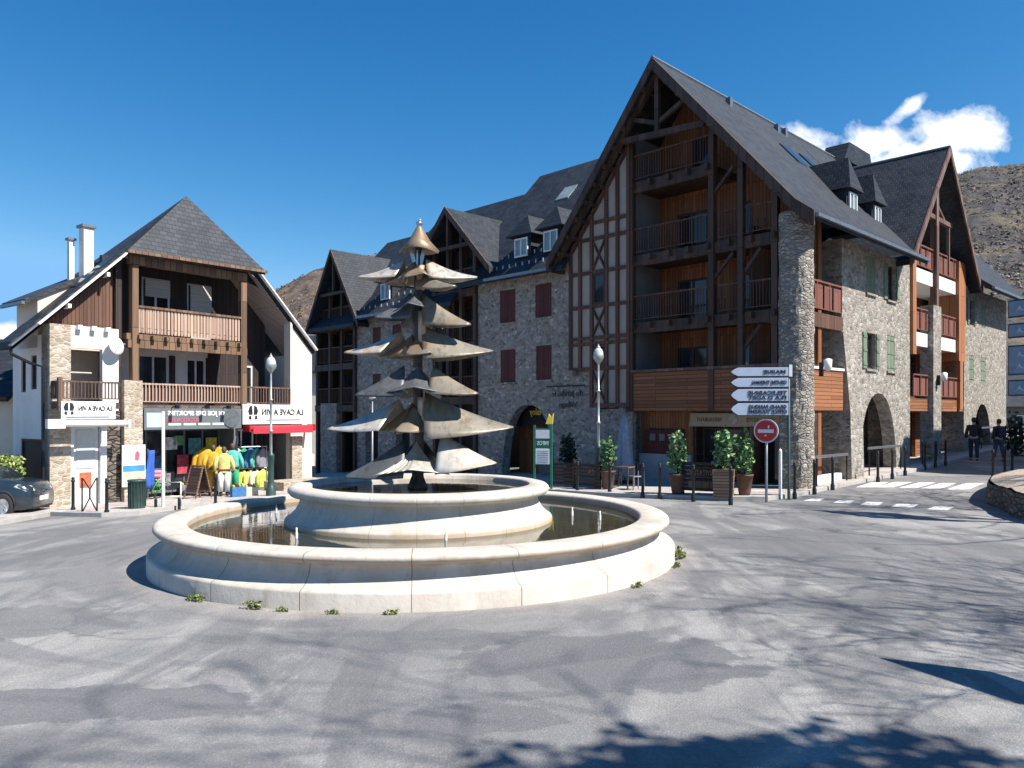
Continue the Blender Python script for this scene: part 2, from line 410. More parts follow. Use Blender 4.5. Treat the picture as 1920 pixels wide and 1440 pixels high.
M['patina'] = patina(); M['patina_dim_tan'] = patina('patina_dim_tan', .5, (1, .95, .84)); M['patina_shaded'] = patina('patina_shaded', .26, (.82, .95, 1.15), .25)  # second and third: same metal with weaker light, then bluish shade, in the colour
M['dark_steel'] = plain('dark_steel', (.07, .06, .055), .5, .6, .4)
def hill_mat(name, grass, brown, wood, scale):
    t = NT(name); o = t.obj(); s = t.sep(o)
    c = t.ramp(t.noise(scale*1.6, 10, t.map(o, (1, 1, 1.6)), .7, .3), [(.40, brown), (.5, tuple(.5*(a+b) for a, b in zip(brown, grass))), (.62, grass)])
    w = t.noise(scale*1.7, 8, t.map(o, (1, 1, 2.4)), .72, .2)
    c = t.mix(t.ramp(w, [(.42, 0), (.53, .9)]), c, wood)
    c = t.mix(t.ramp(t.noise(scale*7, 8, None, .75), [(.50, 0), (.60, .8)]), c, tuple(x*.55 for x in wood))
    c = t.mix(.75, c, t.ramp(t.noise(scale*9, 6, None, .7), [(.3, .45), (.7, 1.3)]), 'MULTIPLY')
    t.col(c); t.bump(t.noise(scale*6, 8, None, .7), .9, 2.5); return t.set(.95, 0, .1)
M['hill_near'] = hill_mat('hill_near', (.145, .132, .088), (.18, .14, .11), (.088, .084, .085), .022)
M['hill_far'] = hill_mat('hill_far', (.22, .155, .095), (.27, .175, .115), (.13, .11, .10), .014)
def car_paint():
    t = NT('car_paint'); t.col(t.ramp(t.noise(3, 3), [(.3, (.022, .036, .050)), (.7, (.028, .045, .062))])); t.set(.28, .4)
    t.b.inputs['Coat Weight'].default_value = .8; t.b.inputs['Coat Roughness'].default_value = .05; return t.m
M['car_paint'] = car_paint()
M['rubber'] = plain('rubber', (.018, .018, .018), .8)
M['alloy'] = plain('alloy', (.55, .56, .57), .3, .7)
M['chrome'] = plain('chrome', (.65, .65, .66), .15, .9)
M['headlamp'] = plain('headlamp', (.62, .66, .68), .08, .3, .15, 20)
M['gravel'] = plain('gravel', (.40, .33, .26), .95, 0, .5, 22, .9)
M['skin'] = plain('skin', (.42, .26, .19), .6, 0, .08)
M['hair'] = plain('hair', (.025, .017, .012), .6)
M['cloth_black'] = plain('cloth_black', (.018, .018, .021), .85)
M['cloth_navy'] = plain('cloth_navy', (.022, .028, .05), .85)
M['cloth_jeans'] = plain('cloth_jeans', (.045, .06, .095), .85)

# ------------------------------------------------------------------ camera, world, sun
cam = bpy.data.cameras.new('camera'); co = bpy.data.objects.new('camera', cam); COL.objects.link(co)
co.location = (0, 0, H); co.rotation_euler = (R(90), 0, 0); cam.sensor_width = 36; cam.lens = 36*F/1920
cam.shift_y = (HY-720)/1920; cam.clip_start = .1; cam.clip_end = 4000
SC.camera = co
SUN_DIR = Vector((.90*math.cos(R(50)), -.44*math.cos(R(50)), math.sin(R(50)))).normalized()
sl = bpy.data.lights.new('sun', 'SUN'); sl.energy = 4.8; sl.angle = R(.53); sl.color = (1, .955, .89)
so = bpy.data.objects.new('sun', sl); COL.objects.link(so); so.rotation_euler = SUN_DIR.to_track_quat('Z', 'Y').to_euler(); so.location = (20, -10, 30)
w = bpy.data.worlds.new('World'); SC.world = w; w.use_nodes = True
nt = w.node_tree; nt.nodes.clear()
class WN(NT):
    def __init__(s, tree): s.t = tree; s.tc = None
wn = WN(nt)
sky = wn.n('ShaderNodeTexSky', sky_type='NISHITA'); sky.sun_disc = False; sky.sun_elevation = R(50); sky.sun_rotation = math.atan2(.90, -.44)
sky.altitude = 2200; sky.air_density = 1.0; sky.dust_density = .25; sky.ozone_density = 2.5
skyc = wn.mix(1.0, sky.outputs[0], (.47, 1.08, 1.30), 'MULTIPLY')
# deepen the blue with height, as the polarised sky of the photograph does
rgb = wn.n('ShaderNodeSeparateColor'); wn.l(skyc, rgb.inputs[0]); ch = []
for i, (g_, a_, lim, out_) in enumerate(((2.2, .122, 1.3, .147), (1.19, .468, 1.25, .434), (.81, .956, 1.3, .82))):
    ch.append(wn.math('MULTIPLY', wn.math('POWER', wn.math('MINIMUM', wn.math('MULTIPLY', rgb.outputs[i], .1456/a_), lim), g_), out_/.1456))
cmb = wn.n('ShaderNodeCombineColor')
for i in range(3): wn.l(ch[i], cmb.inputs[i])
skyc = cmb.outputs[0]
gen = wn.n('ShaderNodeTexCoord').outputs['Generated']
d = wn.sep(gen)
yy = wn.math('MAXIMUM', d[1], .05); cu = wn.math('DIVIDE', d[0], yy); cv = wn.math('DIVIDE', d[2], yy)
total = None
for px, py, rx, ry, rot, amp in ((1500, 262, 70, 30, 12, 1.0), (1570, 300, 90, 26, 20, 1.0), (1640, 268, 60, 36, -10, 1.0), (1700, 205, 62, 15, -38, .8), (1740, 300, 110, 36, 0, 1.1), (1800, 248, 78, 42, 0, 1.25), (1845, 262, 45, 30, 0, .9), (1888, 278, 22, 22, 0, .55),
                            (10, 625, 46, 20, 0, 1.0), (60, 480, 60, 14, -20, .25), (1380, 330, 120, 22, 10, .5)):
    a0, b0 = (px-CX)/F, (HY-py)/F; cr, sr = math.cos(R(rot)), math.sin(R(rot))
    du = wn.math('SUBTRACT', cu, a0); dv = wn.math('SUBTRACT', cv, b0)
    p = wn.math('MULTIPLY', wn.math('ADD', wn.math('MULTIPLY', du, cr), wn.math('MULTIPLY', dv, -sr)), F/rx)
    q = wn.math('MULTIPLY', wn.math('ADD', wn.math('MULTIPLY', du, sr), wn.math('MULTIPLY', dv, cr)), F/ry)
    e = wn.math('MULTIPLY', wn.math('EXPONENT', wn.math('MULTIPLY', wn.math('ADD', wn.math('MULTIPLY', p, p), wn.math('MULTIPLY', q, q)), -.7)), amp)
    total = e if total is None else wn.math('MAXIMUM', total, e)
cn = wn.noise(13, 9, wn.comb(cu, cv), .62, .35)
cn2 = wn.noise(60, 6, wn.comb(cu, cv), .6, .2)
mask = wn.math('ADD', wn.math('ADD', total, wn.math('MULTIPLY', wn.math('SUBTRACT', cn, .5), 1.7)), wn.math('MULTIPLY', wn.math('SUBTRACT', cn2, .5), .35))
front = wn.math('GREATER_THAN', d[1], .06)
mask = wn.math('MULTIPLY', wn.ramp(mask, [(.42, 0), (.88, .96)]), front)
cc = wn.ramp(wn.math('ADD', wn.math('MULTIPLY', total, .5), wn.math('MULTIPLY', cn, .6)), [(.35, (5.6, 6.4, 7.6)), (.75, (9.5, 9.6, 9.9))])
cloud = wn.mix(mask, skyc, cc)
bg = wn.n('ShaderNodeBackground'); bg.inputs['Strength'].default_value = .078
wn.l(cloud, bg.inputs[0]); wo = wn.n('ShaderNodeOutputWorld'); wn.l(bg.outputs[0], wo.inputs[0])
SC.view_settings.view_transform = 'Standard'; SC.view_settings.look = 'None'; SC.view_settings.exposure = .9; SC.view_settings.gamma = 1

# ------------------------------------------------------------------ ground
def sheet(name, poly, dz, m, step=1.2, skirt=0, kind='structure', label=None):
    """a polygon draped on the ground, dz above it, with an optional upright edge"""
    xs = [p[0] for p in poly]; ys = [p[1] for p in poly]
    bd = []
    for i in range(len(poly)):
        a, b = poly[i], poly[(i+1) % len(poly)]; n = max(1, int(math.dist(a[:2], b[:2])/step))
        bd += [(lerp(a[0], b[0], k/n), lerp(a[1], b[1], k/n)) for k in range(n)]
    def inside(x, y):
        c = False; n = len(bd)
        for i in range(n):
            x1, y1 = bd[i]; x2, y2 = bd[i-1]
            if (y1 > y) != (y2 > y) and x < (x2-x1)*(y-y1)/(y2-y1)+x1: c = not c
        return c
    def clear(x, y): return min((x-a)**2+(y-b)**2 for a, b in bd) > (step*.35)**2
    pts = [Vector(p) for p in bd]
    x = min(xs)
    while x < max(xs):
        y = min(ys)
        while y < max(ys):
            if inside(x, y) and clear(x, y): pts.append(Vector((x, y)))
            y += step
        x += step
    n = len(bd)
    vs, es, fs, *_ = delaunay_2d_cdt(pts, [(i, (i+1) % n) for i in range(n)], [tuple(range(n))], 1, 1e-4)
    m_ = MB(); m_.add([(p.x, p.y, zg(p.x, p.y)+dz) for p in vs], [tuple(f) for f in fs])
    if skirt:
        for i in range(n):
            a, b = bd[i], bd[(i+1) % n]
            m_.quad((a[0], a[1], zg(*a)+dz), (b[0], b[1], zg(*b)+dz), (b[0], b[1], zg(*b)+dz-skirt), (a[0], a[1], zg(*a)+dz-skirt))
    o = m_.build(name, m); tag(o, label, None, None, kind); return o
g = MB(); gx = [-900, -300, -120, -60, -40]+[i*1.5 for i in range(-22, 24)]+[45, 60, 120, 300, 900]; gy = [-300, -80, -30, -12]+[i*1.5 for i in range(-5, 34)]+[60, 90, 150, 300, 900]
for y in gy:
    for x in gx: g.v.append((x, y, zg(x, y)))
nx = len(gx)
for j in range(len(gy)-1):
    for i in range(nx-1): g.f.append((j*nx+i, j*nx+i+1, (j+1)*nx+i+1, (j+1)*nx+i))
tag(g.build('ground', M['asphalt'], None, True), None, None, None, 'structure')
# pavements: traced kerb lines, closed behind under the buildings
def kerbline(name, pts, wd=.16, dz=.12):
    m_ = MB(); P = []
    for i in range(len(pts)-1):
        a, b = pts[i], pts[i+1]; n = max(1, int(math.dist(a[:2], b[:2])/1.0))
        P += [(lerp(a[0], b[0], k/n), lerp(a[1], b[1], k/n)) for k in range(n)]
    P.append(pts[-1][:2])
    for i in range(len(P)-1):
        a, b = Vector(P[i]), Vector(P[i+1]); d_ = (b-a).normalized(); nn = Vector((-d_.y, d_.x))*wd
        c, e = b+nn, a+nn; t_ = dz+.006
        top = [(q.x, q.y, zg(q.x, q.y)+t_) for q in (a, b, c, e)]
        m_.slab(top, .35)
    return tag(m_.build(name, M['kerb'], None, False, .012), None, None, None, 'structure')
LK = [gp(0, 985), gp(95, 968), gp(190, 970), gp(262, 966), gp(330, 956), gp(440, 944), gp(545, 934), gp(700, 925)]
LK = [(p[0], p[1]) for p in LK]
left_poly = LK+[(-3.2, 28.2), (-6.5, 30.6), (-13, 32.8), (-26, 32), (-26, 20)]
sheet('pavement_left', left_poly, .12, M['paving'], 1.3)
kerbline('kerb_left', [(-17.5, LK[0][1]-.2)]+LK)
RK = [gp(1000, 922), gp(1100, 929), gp(1200, 934), gp(1370, 939), gp(1440, 939), gp(1500, 931), gp(1560, 917), gp(1640, 901), gp(1690, 890), gp(1720, 884)]
RK = [(-13, 33.5), (-6, 31.2), (-2.2, 28.6)]+[(p[0], p[1]) for p in RK]
last = RK[-1]; RK.append((last[0]+13*B.ey[0], last[1]+13*B.ey[1]))
e1, e2 = B.w(-2, 22), B.w(-30, 3)
right_poly = RK+[e1[:2], B.w(-2, 2)[:2], B.w(-30, 2)[:2]]
sheet('pavement_right', right_poly, .12, M['paving'], 1.3)
kerbline('kerb_right', RK)
# zebra crossings on the side street
def stripe(pxs, name):
    return sheet(name, [gp(*p)[:2] for p in pxs], .006, M['road_paint'], .8)
for q in ([(1604,914),(1640,914),(1668,904),(1636,904)], [(1640,914),(1674,914),(1712,904),(1676,904)], [(1684,915),(1720,915),(1755,905),(1722,905)], [(1726,916),(1766,916),(1793,906),(1764,906)], [(1775,918),(1816,918),(1846,906),(1808,907)],
          [(1506,939),(1536,940),(1546,935),(1522,935)], [(1562,943),(1594,944),(1602,939),(1574,938)], [(1612,947),(1648,948),(1656,942),(1624,941)], [(1670,951),(1712,952),(1722,946),(1682,945)], [(1738,955),(1776,957),(1790,951),(1752,950)]):
    stripe(q, 'zebra_stripe')
# ------------------------------------------------------------------ wall with openings, windows
from mathutils.geometry import tessellate_polygon
def wall(mb, outer, holes, ax, a, b):
    """plate in the plane across ax ('y': points are x,z; 'x': points are y,z) with real openings"""
    def P(p, t): return (p[0], t, p[1]) if ax == 'y' else (t, p[0], p[1])
    loops = [list(outer)]+[list(h) for h in holes]
    flat = [p for l in loops for p in l]; n = len(flat)
    tris = tessellate_polygon([[Vector((p[0], p[1], 0)) for p in l] for l in loops])
    mb.add([P(p, a) for p in flat]+[P(p, b) for p in flat],
           [tuple(t) for t in tris]+[tuple(i+n for i in reversed(t)) for t in tris]
           + [(o+i, o+(i+1) % len(l), o+(i+1) % len(l)+n, o+i+n) for l, o in zip(loops, [sum(len(q) for q in loops[:k]) for k in range(len(loops))]) for i in range(len(l))])
    return mb
def arch(c, z0, half, top, p=2.2, n=18):
    """arched opening, springing from the floor"""
    return [(c+half*math.copysign(abs(math.cos(t))**(2/p), math.cos(t)), z0+(top-z0)*abs(math.sin(t))**(2/p)) for t in [math.pi*k/n for k in range(n+1)]]
def rect(x0, x1, z0, z1): return [(x0, z0), (x1, z0), (x1, z1), (x0, z1)]
def bx(mb, ax, u0, u1, d0, d1, z0, z1):
    return mb.box(u0, u1, d0, d1, z0, z1) if ax == 'y' else mb.box(d0, d1, u0, u1, z0, z1)
def window(par, ax, u0, u1, z0, z1, face, sgn=1, fm='window_white', depth=.14, mull=1, trans=0, pane='glass', name='window'):
    """frame set back in its opening; sgn: outward direction along the axis"""
    f = MB(); d0, d1 = face-sgn*depth, face-sgn*(depth-.06); t = .07
    for a, b, c, d in ((u0, u0+t, z0, z1), (u1-t, u1, z0, z1), (u0+t, u1-t, z0, z0+t), (u0+t, u1-t, z1-t, z1)): bx(f, ax, a, b, min(d0, d1), max(d0, d1), c, d)
    for k in range(mull):
        c = lerp(u0, u1, (k+1)/(mull+1)); bx(f, ax, c-.035, c+.035, min(d0, d1), max(d0, d1), z0+t, z1-t)
    for k in range(trans):
        c = lerp(z0, z1, (k+1)/(trans+1)); bx(f, ax, u0+t, u1-t, min(d0, d1)+.004, max(d0, d1)-.004, c-.02, c+.02)
    w_ = f.build(name, M[fm], par)
    p = MB(); e = face-sgn*(depth-.02); bx(p, ax, u0+t*.5, u1-t*.5, e-.008, e+.008, z0+t*.5, z1-t*.5); p.build('pane', M[pane], w_)
    return w_
def shutters(w_, ax, u0, u1, z0, z1, face, sgn, mat, closed, dark=None):
    mid = (u0+u1)/2; wd = (u1-u0)/2
    for k in (0, 1):
        s = MB()
        if closed: a, b = (u0, mid-.006) if k == 0 else (mid+.006, u1)
        else: a, b = (u0-wd*.78, u0-.03) if k == 0 else (u1+.03, u1+wd*.78)
        d = (face+sgn*.004, face+sgn*.045)
        if closed: d = (face-sgn*.05, face-sgn*.015)
        bx(s, ax, a, b, min(d), max(d), z0, z1)
        d2 = (d[1], d[1]+sgn*.018)
        for zz in (z0+.16, (z0+z1)/2, z1-.16): bx(s, ax, a+.01, b-.01, min(d2), max(d2), zz-.045, zz+.045)
        s.build('shutter', M[mat], w_)
def roof_slab(par, name, prof, ax, a, b, t, m, verge=None):
    """prof: cross-section points from eave over the ridge to eave"""
    low = [(p[0], p[1]-t) for p in reversed(prof)]
    return MB().prism(list(prof)+low, ax, a, b).build(name, m, par)
def gable_prof(c, zr, half, ze, kick=.0):
    s = (zr-ze)/half
    p = [(c-half, ze), (c, zr), (c+half, ze)]
    if kick: p = [(c-half-kick, ze-kick*s*.55)]+p+[(c+half+kick, ze-kick*s*.55)]
    return p
def barge(par, prof, ax, pos, th, dep, m):
    b = MB(); low = [(p[0], p[1]-dep) for p in reversed(prof)]
    up = [(p[0], p[1]+.03) for p in prof]
    return b.prism(up+low, ax, pos, pos+th).build('barge_board', m, par)

# ------------------------------------------------------------------ corner building
cb = empty('corner_building', (B.O[0], B.O[1], 0), B.a, 'tall stone and timber corner building with a steep slate gable and round stone pillar', 'building')
RX, RZ = -4.89, 15.25
main_prof = [(-10.05, 8.68), (-7.34, 12.12), (RX, RZ), (.45, 9.12), (1.05, 8.66)]
for y0, y1 in ((-.85, 9.3), (18.5, 27.2)): roof_slab(cb, 'roof', main_prof, 'y', y0, y1, .26, M['slate_y'])
roof_slab(cb, 'roof', [(-10.05, 8.68), (-7.34, 12.12), (RX, RZ), (-2.2, 12.19)], 'y', 9.3, 18.5, .26, M['slate_y'])
barge(cb, main_prof, 'y', -.93, .075, .42, M['timber'])
MB().tube([(RX, -.9, RZ+.02), (RX, 27, RZ+.02)], .07, 6).build('ridge_cap', M['zinc'], cb)
for y0, y1 in ((-.85, 9.3), (18.5, 27.2)): MB().beam((1.1, y0, 8.56), (1.1, y1, 8.56), .13, .11).build('gutter', M['zinc'], cb)
# rafters under the verge
m = MB()
for k in range(12):
    t = k/11; m.beam((lerp(-9.9, RX, t), -.84, lerp(8.68, RZ, t)-.36), (lerp(-9.9, RX, t), .1, lerp(8.68, RZ, t)-.36), .12, .16)
    m.beam((lerp(.6, RX, t), -.84, lerp(8.95, RZ, t)-.38), (lerp(.6, RX, t), .1, lerp(8.95, RZ, t)-.38), .12, .16)
m.build('rafters', M['timber'], cb)
# king post truss in the gable
m = MB(); ye = -.55
def slope_z(x): return RZ-(RX-x)*1.272 if x < RX else RZ-(x-RX)*1.148
m.beam((-6.45, ye, slope_z(-6.45)-.55), (-2.95, ye, slope_z(-2.95)-.55), .16, .22)
m.beam((RX, ye, 12.6), (RX, ye, RZ-.3), .17, .17)
m.beam((RX, ye, 13.0), (-6.0, ye, slope_z(-6.0)-.42), .13, .15); m.beam((RX, ye, 13.0), (-3.75, ye, slope_z(-3.75)-.42), .13, .15)
m.beam((-10.0, ye, 8.36), (RX, ye, RZ-.42), .16, .24, (0, 1, 0)); m.beam((.7, ye, 8.6), (RX, ye, RZ-.42), .16, .24, (0, 1, 0))
m.build('gable_truss', M['timber'], cb)
# front stone pier and base
m = MB(); m.prism([(-9.97, -1.5), (-6.4, -1.5), (-6.4, 2.70), (-8.3, 2.70), (-8.3, 4.22), (-9.47, 4.22), (-9.47, 9.15), (-9.97, 8.5)], 'y', 0, .45)
m.build('stone_wall', M['stone_grey'], cb)
# half-timbered panel
tp = MB(); tp.prism([(-9.44, 4.26), (-8.3, 4.26), (-8.3, 2.75), (-6.42, 2.75), (-6.42, slope_z(-6.42)-.28), (-9.44, slope_z(-9.44)-.30)], 'y', -.10, .2)
pan = tp.build('timber_frame_panel', M['cream_panel'], cb)
m = MB(); yb = -.125
for i, x in enumerate((-9.40, -8.9, -8.3, -7.56, -7.02, -6.50)):
    m.box(x-.075, x+.075, yb-.06, yb+.02, 4.26 if i < 2 else 2.75, slope_z(x)-.45)
for z, x0 in ((10.05, -8.35), (9.42, -8.9), (8.1, -9.35), (6.75, -9.35), (5.50, -9.35), (5.28, -9.35), (4.28, -9.35), (2.85, -8.3)):
    m.box(x0, -6.5, yb-.053, yb+.013, z-.07, z+.07)
for za, zb in ((8.17, 9.35), (5.57, 6.68), (2.92, 4.21)):
    m.beam((-8.25, yb-.02, za), (-7.6, yb-.02, zb), .05, .13, (0, 1, 0)); m.beam((-8.25, yb-.024, zb), (-7.6, yb-.024, za), .05, .13, (0, 1, 0))
m.beam((-9.44, yb-.02, slope_z(-9.44)-.62), (-6.42, yb-.02, slope_z(-6.42)-.62), .06, .2, (0, 1, 0))
m.build('timbers', M['timber_red'], pan)
for z0, z1 in ((6.83, 8.02), (4.36, 5.20)):
    w_ = window(cb, 'y', -8.22, -7.63, z0, z1, -.11, -1, 'timber', .02, 0)
m = MB()
for x in (-9.2, -8.0, -6.7): m.box(x-.09, x+.09, -.35, -.1, 4.02 if x < -8.3 else 2.52, 4.24 if x < -8.3 else 2.73)
m.build('corbels', M['stone_pale'], cb)
# loggia: back wall, side wall, floors, rails
bw = MB(); yb = 1.75
wall(bw, [(-6.4, -1.2), (.0, -1.2), (.0, slope_z(.0)-.3), (RX, RZ-.32), (-6.4, slope_z(-6.4)-.3)],
     [rect(-5.55, -4.25, 3.36, 5.05), rect(-5.55, -4.25, 6.05, 7.65), rect(-5.55, -4.25, 8.62, 10.2), rect(-4.9, -4.2, 11.25, 13.0),
      rect(-3.0, -2.45, 3.5, 5.1), rect(-3.0, -2.45, 6.3, 7.6), rect(-3.0, -2.45, 8.9, 10.2), rect(-5.2, -.75, -.12, 1.95)], 'y', yb, yb+.25)
bw.build('loggia_wall', M['clad_warm'], cb)
for u0, u1, z0, z1, mu in ((-5.55, -4.25, 3.36, 5.05, 1), (-5.55, -4.25, 6.05, 7.65, 1), (-5.55, -4.25, 8.62, 10.2, 1), (-4.9, -4.2, 11.25, 13.0, 0), (-3.0, -2.45, 3.5, 5.1, 0), (-3.0, -2.45, 6.3, 7.6, 0), (-3.0, -2.45, 8.9, 10.2, 0)):
    window(cb, 'y', u0, u1, z0, z1, yb, -1, 'timber', .12, mu)
MB().box(-6.6, -6.4, .2, yb, -.8, 13.1).build('side_wall', M['grey_wall'], cb)
m = MB()
for z, x0, x1 in ((11.22, -6.4, -3.0), (8.45, -6.4, -.5), (5.92, -6.4, -.5), (3.25, -6.4, -.5)): m.box(x0, x1, .06, yb, z-.24, z)
m.build('balcony_floor', M['clad_dark'], cb)
for z, x0, x1 in ((11.25, -6.35, -2.95), (8.48, -6.35, -.5), (5.95, -6.35, -.5)):
    m = MB(); m.box(x0, x1, -.09, .05, z-.42, z-.02)
    n = int((x1-x0)/.8)
    for k in range(n+1): m.box(lerp(x0+.1, x1-.1, k/n)-.06, lerp(x0+.1, x1-.1, k/n)+.06, -.32, -.085, z-.26, z-.06)
    m.build('balcony_beam', M['timber'], cb)
for z, x0, x1 in ((11.25, -6.3, -3.1), (8.48, -6.3, -3.1), (8.48, -2.7, -1.95), (8.48, -1.75, -.6), (5.95, -6.3, -3.1), (5.95, -2.75, -1.95), (5.95, -1.75, -.6)):
    MB().rail((x0, -.05, z), (x1, -.05, z), .98, .11, .022).build('railing', M['timber_red'], cb)
for x, top in ((-6.4, slope_z(-6.4)), (-2.95, slope_z(-2.95)), (-1.85, slope_z(-1.85)), (-.62, slope_z(-.62))):
    MB().box(x-.105, x+.105, -.16, .055, 2.6 if x < -1 else 4.1, top-.32).build('timber_post', M['timber'], cb)
for x, d, z in ((-2.95, .8, 10.95), (-2.95, .8, 8.0), (-1.85, .7, 8.0), (-1.85, .7, 5.45)):
    MB().beam((x, -.02, z-.85), (x+d, -.02, z), .1, .12, (0, 1, 0)).build('brace', M['timber'], cb)
# first-floor parapet and the shop front below it
MB().box(-6.4, -.5, -.12, .05, 2.62, 4.05).build('parapet', M['clad_warm_h'], cb)
MB().box(-6.4, -.5, -.17, .09, 4.055, 4.15).build('parapet_cap', M['rail_brown'], cb)
m = MB(); wall(m, [(-6.4, -1.2), (-4.12, -1.2), (-4.12, 2.58), (-6.4, 2.58)], [rect(-6.05, -4.45, 1.02, 1.95)], 'y', .55, .75)
m.build('shop_wall', M['clad_warm'], cb)
MB().box(-6.4, -4.12, .42, .545, -1.0, 1.0).build('low_wall', M['blue_white'], cb)
window(cb, 'y', -6.05, -4.45, 1.02, 1.95, .55, -1, 'timber_red', .1, 2, name='menu_window')
MB().box(-.75, .0, .75, 1.7, -1.2, 2.58).build('shop_pier', M['dark_wood'], cb); MB().box(-4.12, -4.0, .6, 1.7, -1.2, 2.58).build('shop_pier', M['dark_wood'], cb)
window(cb, 'y', -4.0, -.75, -.35, 2.0, 1.0, -1, 'timber', .1, 3, name='shop_glazing')
MB().box(-6.4, 0, .3, yb, 2.585, 2.7).build('shop_ceiling', M['timber_mid'], cb)
fa = MB().prism([(.30, 2.05), (.36, 2.05), (.58, 2.55), (.50, 2.55)], 'x', -4.15, -.55).build('shop_fascia', M['beige_fascia'], cb)
# round corner pillar with a rough face
m = MB(); rnd = random.Random(3); n = 44
for j in range(64):
    z = -1.0+j*(9.95/63)
    for k in range(n):
        a = 2*math.pi*k/n; q = noise.noise(Vector((math.cos(a)*2.1, math.sin(a)*2.1, z*2.6)))+.6*noise.noise(Vector((math.cos(a)*5, math.sin(a)*5, z*5)))
        r = .535+.045*q; m.v.append((r*math.cos(a), .12+r*math.sin(a), z))
for j in range(63):
    for k in range(n): m.f.append((j*n+k, j*n+(k+1) % n, (j+1)*n+(k+1) % n, (j+1)*n+k))
m.f.append(tuple(63*n+k for k in range(n)))
m.build('corner_pillar', M['stone_column'], cb)
# corner loggia on the street side
m = MB(); wall(m, [(.3, -1), (3.7, -1), (3.7, 8.9), (.3, 8.9)], [rect(1.5, 2.7, 3.4, 5.3), rect(1.5, 2.7, 6.1, 8.0), rect(.9, 3.3, .55, 2.1)], 'x', -1.75, -1.6)
m.build('loggia_back', M['clad_brown'], cb)
for z0, z1 in ((3.4, 5.3), (6.1, 8.0)): window(cb, 'x', 1.5, 2.7, z0, z1, -1.6, 1, 'timber', .1, 1)
window(cb, 'x', .9, 3.3, .55, 2.1, -1.6, 1, 'timber', .1, 2)
m = MB()
for z in (5.85, 3.1): m.box(-1.6, -.06, .45, 3.62, z-.2, z)
m.build('loggia_floor', M['grey_wall'], cb)
MB().box(-.06, .06, .55, 3.6, 5.42, 5.9).build('loggia_fascia', M['clad_brown'], cb)
m = MB(); m.rail((.02, .6, 5.92), (.02, 3.56, 5.92), 1.05, .75, .05, .14)
for k in range(4): m.box(.01, .03, .68+k*.74, 1.28+k*.74, 6.08, 6.86)
m.build('railing', M['rail_red'], cb)
MB().box(-.05, .07, .55, 3.6, 2.62, 4.0).build('loggia_parapet', M['clad_orange'], cb)
MB().box(-.10, .12, .5, 3.6, 4.005, 4.09).build('parapet_cap', M['white_paint'], cb)
MB().box(-.12, .04, .5, 3.6, -1, .42).build('plinth', M['white_wall'], cb)
# street wall with shutters and arches
def swin(y0, y1, z0, z1): return rect(y0, y1, z0, z1)
W1 = [(5.85, 6.75, 7.05, 8.45, 1), (7.95, 8.85, 7.0, 8.4, 0), (5.85, 6.75, 4.2, 5.55, 0), (7.95, 8.75, 4.2, 5.6, 1)]
a1 = arch(7.1, .12, 1.85, 3.3)
m = MB(); wall(m, [(3.65, -1), (10.5, -1), (10.5, 8.72), (3.65, 8.72)], [a1]+[rect(*q[:4]) for q in W1], 'x', -.5, 0)
m.box(-1.6, -.5, 3.65, 4.0, -1, 8.7).box(-1.6, -.5, 10.2, 10.5, -1, 8.6)
m.prism([(.0, -1), (.38, -1), (.30, 2.6), (.05, 5.4), (.0, 5.4)], 'y', 3.66, 4.75)
m.build('street_wall', M['stone_pale'], cb)
for y0, y1, z0, z1, cl in W1:
    w_ = window(cb, 'x', y0, y1, z0, z1, 0, 1, 'timber', .2, 1); shutters(w_, 'x', y0, y1, z0, z1, 0, 1, 'shutter_green', cl)
    MB().box(.0, .07, y0-.06, y1+.06, z0-.09, z0-.01).build('sill', M['stone_pale'], w_)
W2 = [(18.7, 19.5, 6.9, 8.1, 0), (20.75, 21.55, 6.9, 8.1, 1), (18.7, 19.5, 4.1, 5.4, 1), (20.75, 21.55, 4.1, 5.4, 1)]
a2 = arch(21.0, .45, 1.55, 3.0)
m = MB(); wall(m, [(17.9, -1), (25.6, -1), (25.6, 8.72), (17.9, 8.72)], [a2]+[rect(*q[:4]) for q in W2], 'x', -.5, 0)
m.box(-1.6, -.5, 17.9, 18.2, -1, 8.6).box(-6, -.5, 25.2, 25.6, -1, 8.6)
m.build('street_wall', M['stone_pale'], cb)
for y0, y1, z0, z1, cl in W2:
    w_ = window(cb, 'x', y0, y1, z0, z1, 0, 1, 'timber', .2, 1); shutters(w_, 'x', y0, y1, z0, z1, 0, 1, 'shutter_green', cl)
MB().box(-1.9, -1.7, 3.9, 25.2, -1, 3.3).build('arcade_back_wall', M['stone_grey'], cb)
MB().box(-1.7, -1.5, 5.0, 9.4, 2.55, 2.95).box(-1.7, -1.5, 19.2, 22.8, 2.35, 2.7).build('arcade_lintel', M['pale_wall'], cb)
window(cb, 'x', 6.0, 8.6, .3, 2.4, -1.66, 1, 'timber', .02, 2, name='arcade_window')
MB().box(-1.7, -.6, 19.3, 22.7, -.8, 1.15).build('arcade_low_wall', M['clad_brown'], cb)
